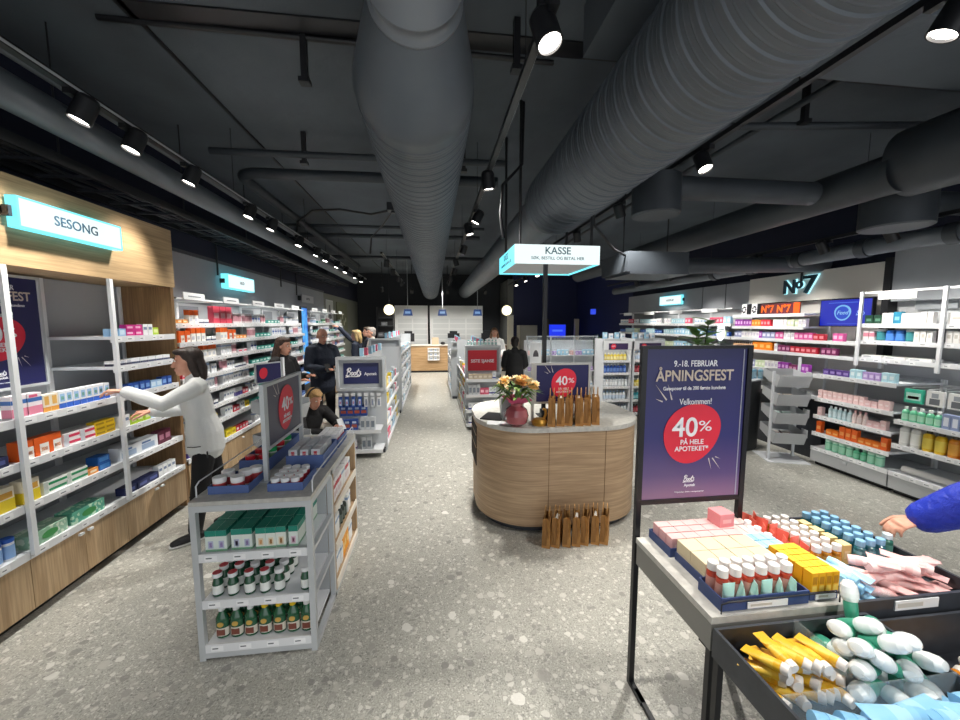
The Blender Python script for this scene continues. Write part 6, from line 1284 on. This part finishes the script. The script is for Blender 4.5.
# ================================================================== PEOPLE
def melt(mb, name, vox, parent, smooth=6, mats=None, push=None):
    """one continuous skin out of overlapping closed shapes"""
    o = obj('tmp_body', mb)
    r = o.modifiers.new('r', 'REMESH'); r.mode = 'VOXEL'; r.voxel_size = vox; r.use_smooth_shade = True
    s = o.modifiers.new('s', 'SMOOTH'); s.factor = 0.5; s.iterations = smooth
    bpy.context.view_layer.update()
    me = bpy.data.meshes.new_from_object(o.evaluated_get(bpy.context.evaluated_depsgraph_get()))
    old = o.data; bpy.data.objects.remove(o); bpy.data.meshes.remove(old)
    me.materials.clear()
    for m in mats: me.materials.append(m)
    for p in me.polygons: p.use_smooth = True; p.material_index = 0
    me.name = name
    return link(name, me, parent)
def V(*a): return Vector(a)
def hand(mb, wr, d, nrm, side, curl, r=.0085, spread=.012, L=.185):
    """palm with five fingers: d = pointing direction, nrm = back of the hand, side = direction of the thumb"""
    d = V(*d).normalized(); nrm = V(*nrm); nrm = (nrm - d * nrm.dot(d)).normalized(); s = d.cross(nrm).normalized()
    if s.dot(V(*side)) < 0: s = -s
    wr = V(*wr); pe = wr + d * L * .5
    mb.limb([wr - d * .03, wr, wr + d * L * .25, pe], [.026, .026, .036, .04], M_SKIN, s, [.75, .7, .42, .34], 12)
    for i, (ln, of) in enumerate(((.42, .029), (.47, .0105), (.44, -.0085), (.34, -.027))):
        b0 = pe - d * .012 + s * of; c = curl * (1 + .12 * i); pts = [b0]; a = 0; dd = d + s * (of * .9)
        for k, f in enumerate((.46, .31, .23)):
            a += c * (.55, .8, .6)[k]; pts.append(pts[-1] + (dd * math.cos(a) - nrm * math.sin(a)) * ln * L * f)
        mb.limb(pts, [r, r * .97, r * .9, r * .78], M_SKIN, s, 1.0, 8)
    t0 = wr + d * L * .14 + s * .026; td = (d * .75 + s * .62 - nrm * .25).normalized(); t1 = t0 + td * .05; td2 = (d * .95 + s * .1 - nrm * (.2 + curl * .4)).normalized(); t2 = t1 + td2 * .034; t3 = t2 + (td2 - nrm * curl * .3).normalized() * .026
    mb.limb([t0 - td * .012, t1, t2, t3], [.0135, .0115, .0105, .0085], M_SKIN, nrm, 1.0, 8)
def person(label, loc, rz, k=1.0, sh=None, el=None, wr=None, hd=None, hip=.9, knee=None, ankle=None, lean=0.0, headrot=(0, 0), top='1b1c22', bottom='17171b', shoe='1a1a1c', hair=('bob', '2c211c'), hem=.78, vox=.011, puffy=0.0, toprough=.8, pelvis=None, chest=None, neck=None, head=None, curl=.5, toes=None, extra=None, sleeve_end=1.0, bulk=1.0):
    t = thing('person', label, 'person', loc, rz)
    S = lambda p: V(*p) * k
    pel = S(pelvis or (0, 0, .95)); che = S(chest or (0, -.02 - lean * .25, 1.24)); nec = S(neck or (0, .0 - lean * .4, 1.43)); hea = S(head or (0, -.03 - lean * .5, 1.575))
    shd = [S(p) for p in (sh or ((.175, -lean * .33, 1.375), (-.175, -lean * .33, 1.375)))]; elb = [S(p) for p in el]; wri = [S(p) for p in wr]
    hp = [S(((pelvis or (0, 0, hip + .05))[0] + sx * .09, (pelvis or (0, 0, 0))[1], (pelvis or (0, 0, hip + .05))[2] - .05)) for sx in (1, -1)]
    kn = [S(p) for p in (knee or ((.1, -.03, .5), (-.1, -.01, .5)))]; an = [S(p) for p in (ankle or ((.11, .02, .085), (-.11, .02, .085)))]
    b = MB(); X = (1, 0, 0)
    b.limb([pel, (pel + che) / 2, che, nec - V(0, 0, .06 * k)], [.13 * k, .115 * k, .14 * k, .1 * k], M_SKIN, X, .62)
    b.limb([nec - V(0, 0, .07 * k), nec + (hea - nec) * .6], [.056 * k, .05 * k], M_SKIN, X, 1.0)
    q = Matrix.Rotation(R(headrot[0]), 3, 'Z') @ Matrix.Rotation(R(headrot[1]), 3, 'X')
    H = lambda x, y, z: hea + q @ (V(x, y, z) * k)
    b.ell(H(0, .012, .028), .074 * k, .094 * k, .092 * k, M_SKIN, q, 20, 14); b.ell(H(0, -.022, -.035), .058 * k, .066 * k, .078 * k, M_SKIN, q, 18, 12); b.ell(H(0, -.062, -.085), .03 * k, .028 * k, .025 * k, M_SKIN, q)
    b.limb([H(0, -.082, .022), H(0, -.098, -.012), H(0, -.104, -.026)], [.009 * k, .013 * k, .015 * k], M_SKIN, q @ V(1, 0, 0), 1.0, 8); b.ell(H(0, -.085, -.058), .022 * k, .012 * k, .011 * k, M_SKIN, q)
    for sx in (1, -1): b.ell(H(sx * .076, .012, -.005), .011 * k, .02 * k, .032 * k, M_SKIN, q); b.ell(H(sx * .03, -.076, .036), .022 * k, .013 * k, .009 * k, M_SKIN, q)
    for i, sx in enumerate((1, -1)):
        b.limb([shd[i], elb[i], wri[i]], [.05 * k, .042 * k, .027 * k], M_SKIN, X, 1.0)
        b.limb([hp[i], kn[i], an[i], an[i] - V(0, 0, .04 * k)], [.085 * k, .058 * k, .04 * k, .04 * k], M_SKIN, X, 1.0)
        d = V(*(hd[i] if hd else (wri[i] - elb[i]))); 
        hand(b, wri[i], d, (0, .3, 1) if abs(d.normalized().z) < .8 else (sx, 0, 0), (-sx, 0, .2), curl, .0085 * k, L=.18 * k)
    melt(b, 'body', vox * .62, t, 4, [M_SKIN])
    # face
    for sx in (1, -1):
        obj('eye', MB().ell(H(sx * .031, -.083, .022), .0135 * k, .007 * k, .0075 * k, mat('f0ece8', .3), q, 10, 8).ell(H(sx * .031, -.089, .022), .006 * k, .003 * k, .006 * k, mat('2b1d14', .3), q, 8, 6), t)
        obj('eyebrow', MB().tube([H(sx * .014, -.092, .046), H(sx * .03, -.091, .051), H(sx * .048, -.08, .045)], .0035 * k, mat(hair[1] if hair[0] != 'bald' else '6b5a4c', .8), 6), t)
    obj('mouth', MB().ell(H(0, -.0955, -.057), .022 * k, .004 * k, .006 * k, mat('a85a52', .5), q, 10, 6), t)
    # clothes
    mt = noisy('cloth_' + top, top, top, 8, toprough, .55 if puffy else .35, 26 if puffy else 14); c = MB(); g = .02 + puffy
    hemz = hem * k; up = pel - che; hemp = V(pel.x, pel.y + .0, hemz) if pelvis is None else pel + V(0, -.02, -.06) * k
    c.limb([hemp, pel, (pel + che) / 2, che, (che + nec) / 2 + V(0, .0, .02 * k), nec - V(0, 0, .015 * k)], [(.185 * bulk + puffy) * k, (.18 * bulk + puffy) * k, (.155 * bulk + puffy) * k, (.175 * bulk + puffy) * k, (.155 + puffy * .7) * k, .065 * k], mt, X, [.8, .78, .74, .68, .62, .9], 20)
    for i in (0, 1):
        w1 = wri[i] + (elb[i] - wri[i]) * (1 - sleeve_end + .06)
        c.limb([shd[i] + V(-(1, -1)[i] * .05 * k, 0, .0), shd[i], (shd[i] + elb[i]) / 2, elb[i], (elb[i] + w1) / 2, w1], [(.06 + g) * k, (.05 + g) * k, (.046 + g) * k, (.042 + g) * k, (.038 + g) * k, (.034 + g * .7) * k], mt, X, 1.0)
    c.limb([nec - V(0, 0, .04 * k), nec + V(0, .0, .025 * k)], [.075 * k, .066 * k], mt, X, 1.0)
    melt(c, 'jacket', vox, t, 5, [mt])
    mb_ = noisy('trouser_' + bottom, bottom, bottom, 8, .85, .3, 16); c = MB()
    c.ell(pel - V(0, 0, .02), .145 * k, .1 * k, .11 * k, mb_)
    for i in (0, 1): c.limb([hp[i], (hp[i] + kn[i]) / 2, kn[i], (kn[i] + an[i]) / 2, an[i] + V(0, 0, .01)], [.088 * k, .086 * k, .072 * k, .066 * k, .055 * k], mb_, X, 1.0)
    melt(c, 'trousers', vox, t, 5, [mb_])
    for i in (0, 1):
        f = V(*((toes or ((0, -1, 0), (0, -1, 0)))[i])).normalized(); a = an[i]; z0 = a.z - .085 * k; z = lambda h: V(0, 0, z0 + h * k - a.z)
        s = MB(); sd = f.cross(V(0, 0, 1))
        s.limb([a - f * .045 * k + z(.045), a + f * .03 * k + z(.045), a + f * .11 * k + z(.038), a + f * .165 * k + z(.03)], [.036 * k, .042 * k, .046 * k, .036 * k], mat(shoe, .5), sd, [1.0, .95, .75, .65], 12); s.limb([a + z(.05), a + z(.1)], [.044 * k, .042 * k], mat(shoe, .5), sd, 1.0)
        so = MB(); so.limb([a - f * .055 * k + z(.011), a + f * .05 * k + z(.011), a + f * .13 * k + z(.011), a + f * .185 * k + z(.011)], [.034 * k, .043 * k, .048 * k, .034 * k], mat('d8d8d6' if shoe != '5a3a26' else '3b281a', .6), sd, .24, 12)
        sh_ = melt(s, 'shoe', .008, t, 3, [mat(shoe, .5)]); obj('sole', so, sh_)
    # hair
    if hair[0] != 'bald':
        mh = noisy('hair_' + hair[1], hair[1], hair[2] if len(hair) > 2 else hair[1], 60, .5, .3, 120); c = MB()
        c.ell(H(0, .03, .048), .085 * k, .096 * k, .088 * k, mh, q, 20, 14); c.ell(H(0, .05, .0), .08 * k, .07 * k, .1 * k, mh, q)
        c.ell(H(0, -.03, .095), .062 * k, .062 * k, .032 * k, mh, q)
        if hair[0] == 'long':
            for sx in (-1, 1): c.limb([H(sx * .065, .03, .03), H(sx * .08, .035, -.08), H(sx * .09, .04, -.2), H(sx * .075, .05, -.3)], [.035 * k, .04 * k, .045 * k, .025 * k], mh, q @ V(1, 0, 0), 1.0)
            c.limb([H(0, .08, .03), H(0, .09, -.1), H(0, .1, -.22), H(0, .1, -.34)], [.07 * k, .085 * k, .09 * k, .05 * k], mh, q @ V(1, 0, 0), .6)
        elif hair[0] == 'bob':
            for sx in (-1, 1): c.limb([H(sx * .06, .02, .04), H(sx * .078, .03, -.04), H(sx * .07, .05, -.12)], [.03 * k, .032 * k, .026 * k], mh, q @ V(1, 0, 0), 1.0)
            c.limb([H(0, .08, .03), H(0, .095, -.06), H(0, .095, -.15)], [.07 * k, .08 * k, .06 * k], mh, q @ V(1, 0, 0), .55)
        elif hair[0] == 'bun': c.ell(H(0, .11, .1), .045 * k, .045 * k, .045 * k, mh)
        melt(c, 'hair', vox * .7, t, 3, [mh])
    if extra: extra(t, k, H, q, wri)
    return t
def phone(i, col='16171a'):
    def f(t, k, H, q, wri):
        p = wri[i] + V(0, -.09, .035); m = MB().box(-.037, -.006, -.07, .037, .004, .07, mat(col, .3)); obj('phone', m, t, tuple(p), (R(-35), 0, 0)); t.children[-1].name = 'phone'
    return f
def w1_extra(t, k, H, q, wri):
    obj('pocket_piping', MB().tube([(.105, -.125, .80), (.15, -.09, .802), (.17, -.04, .805)], .004, mat('23262c', .6), 6), t)
    obj('side_slit', MB().tube([(.181, .0, .705), (.184, .0, .76)], .006, mat('23262c', .6), 6), t)
person('woman in white clinic jacket reaching to the season shelves', (-1.93, 3.41, 0), -59, .94, el=((.2, -.27, 1.26), (-.2, -.16, 1.12)), wr=((.1, -.5, 1.38), (-.1, -.36, 1.16)), hd=((-.15, -1, .1), (.1, -1, 0)), lean=.12, headrot=(0, 4), top='dcdedd', bottom='131316', shoe='1b1b1e', hair=('bob', '2b201c', '3a2c26'), hem=.79, vox=.008, knee=((.1, -.06, .5), (-.09, .06, .5)), ankle=((.11, -.12, .085), (-.1, .2, .085)), toes=((.1, -1, 0), (-.1, -1, 0)), extra=w1_extra, curl=.55, bulk=1.0)
person('person in bright blue jacket reaching over the promo table', (2.67, 1.24, 0), -116, 1.0, el=((.17, -.27, 1.13), (-.25, .05, 1.1)), wr=((0, -.46, .88), (-.26, .1, .86)), hd=((.3, -1, -.28), (0, -1, 0)), top='2338b4', bottom='1c1e26', shoe='202022', hair=('bob', '3b2a20'), hem=.75, vox=.008, puffy=.03, toprough=.45, curl=.6, headrot=(20, 12), lean=.35)
person('long-haired woman in black coat by the white wall bays', (-1.95, 5.2, 0), 72, .95, el=((.22, -.08, 1.12), (-.22, -.08, 1.12)), wr=((.1, -.3, 1.16), (-.09, -.3, 1.12)), hd=((-.3, -1, .4), (.3, -1, .3)), top='17171a', bottom='15151a', hair=('long', '2a1c15', '4a3324'), hem=.55, headrot=(0, 8), extra=phone(0))
person('bald man in navy jacket reading a phone', (-1.76, 6.3, 0), 40, 1.01, el=((.25, -.06, 1.1), (-.25, -.06, 1.1)), wr=((.09, -.31, 1.12), (-.1, -.31, 1.08)), hd=((-.35, -1, .3), (.35, -1, .3)), top='1c2434', bottom='15161c', hair=('bald', '6b5a4c'), hem=.78, headrot=(0, 16), puffy=.012, extra=phone(1), bulk=1.0)
def squat_extra(t, k, H, q, wri):
    obj('headband', MB().tube([H(.088 * math.cos(a), .02 + .02 * math.sin(a), .03 + .105 * math.sin(a)) for a in [i * math.pi / 10 for i in range(11)]], .013, mat('101013', .6), 8), t)
    phone(0, 'c9cbd0')(t, k, H, q, wri)
person('blonde woman crouching in black coat with phone', (-1.53, 4.8, 0), 50, .97, pelvis=(0, .14, .33), chest=(0, -.02, .62), neck=(0, -.08, .79), head=(0, -.14, .92), sh=((.17, -.06, .74), (-.17, -.06, .74)), el=((.24, -.26, .56), (-.24, -.26, .56)), wr=((.09, -.43, .6), (-.09, -.43, .56)), hd=((-.3, -1, .3), (.3, -1, .2)), knee=((.15, -.28, .48), (-.15, -.24, .42)), ankle=((.13, .0, .085), (-.13, .02, .085)), top='141416', bottom='18181b', shoe='5a3a26', hair=('long', '8a6b42', 'c09a62'), headrot=(0, 28), extra=squat_extra)
tag(obj('tote_bag', MB().add([(-.16, -.08, 0), (.16, -.08, 0), (.16, .08, 0), (-.16, .08, 0), (-.13, -.03, .4), (.13, -.03, .4), (.13, .03, .4), (-.13, .03, .4)], [(3, 2, 1, 0), (0, 1, 5, 4), (1, 2, 6, 5), (2, 3, 7, 6), (3, 0, 4, 7), (4, 5, 6, 7)], mat('d8d0c4', .8)).tube([(-.07, 0, .39), (-.06, 0, .52), (.06, 0, .52), (.07, 0, .39)], .009, mat('d8d0c4', .8), 6), None, (-1.52, 5.5, 0.0005), (0, 0, .4)), 'off-white tote bag on the floor behind the crouching woman', 'bag')
person('blonde person in navy jacket raising an arm to far shelves', (-1.63, 8.5, 0), -100, .97, el=((.25, .02, 1.1), (-.24, -.26, 1.5)), wr=((.24, -.1, .9), (-.2, -.5, 1.76)), hd=((0, -1, -.5), (0, -1, .5)), top='1d2536', bottom='1a1a20', hair=('bob', 'a88a5a', 'cbb07c'), hem=.75, vox=.013)
person('grey-haired person in pale top at the far left shelves', (-1.4, 9.05, 0), -70, 1.0, el=((.25, .02, 1.1), (-.25, -.02, 1.1)), wr=((.22, -.16, .98), (-.2, -.2, 1.0)), top='cfc8bd', bottom='23242a', hair=('short', '8a8580', 'aaa59e'), hem=.75, vox=.013)
person('brown-haired person in dark jacket between two far shoppers', (-1.6, 9.75, 0), -80, 1.0, el=((.25, .02, 1.1), (-.25, -.02, 1.1)), wr=((.22, -.16, .98), (-.2, -.2, 1.0)), top='2a2d38', bottom='1c1c22', hair=('short', '4b3a2c'), hem=.75, vox=.013)
person('customer in black sweater seen from behind near red sign', (1.5, 6.9, 0), 172, .91, el=((.23, -.02, 1.12), (-.23, -.04, 1.12)), wr=((.14, -.24, 1.0), (-.14, -.24, 1.02)), top='121316', bottom='6b7480', hair=('bun', '1d1613'), hem=.78, bulk=1.05)
person('pharmacist in white coat with long brown hair', (1.52, 9.4, 0), -4, .99, el=((.24, .02, 1.12), (-.24, .02, 1.12)), wr=((.14, -.22, 1.02), (-.14, -.22, 1.02)), top='e4e5e4', bottom='20222a', hair=('long', '6b4a32', '8a6548'), hem=.6, vox=.013)
P_grn = bottle('green bath oil bottle', .022, .12, '2f6a5c', 'cfe0e6', '4f8f80', 'square', clear=True, name='bath_oil_bottle', capr=.7)
put(P_grn, (2.055, 1.415, TH - .0595), 0, 'dark green bottle nearest the reaching hand in table bin')
build_mass()
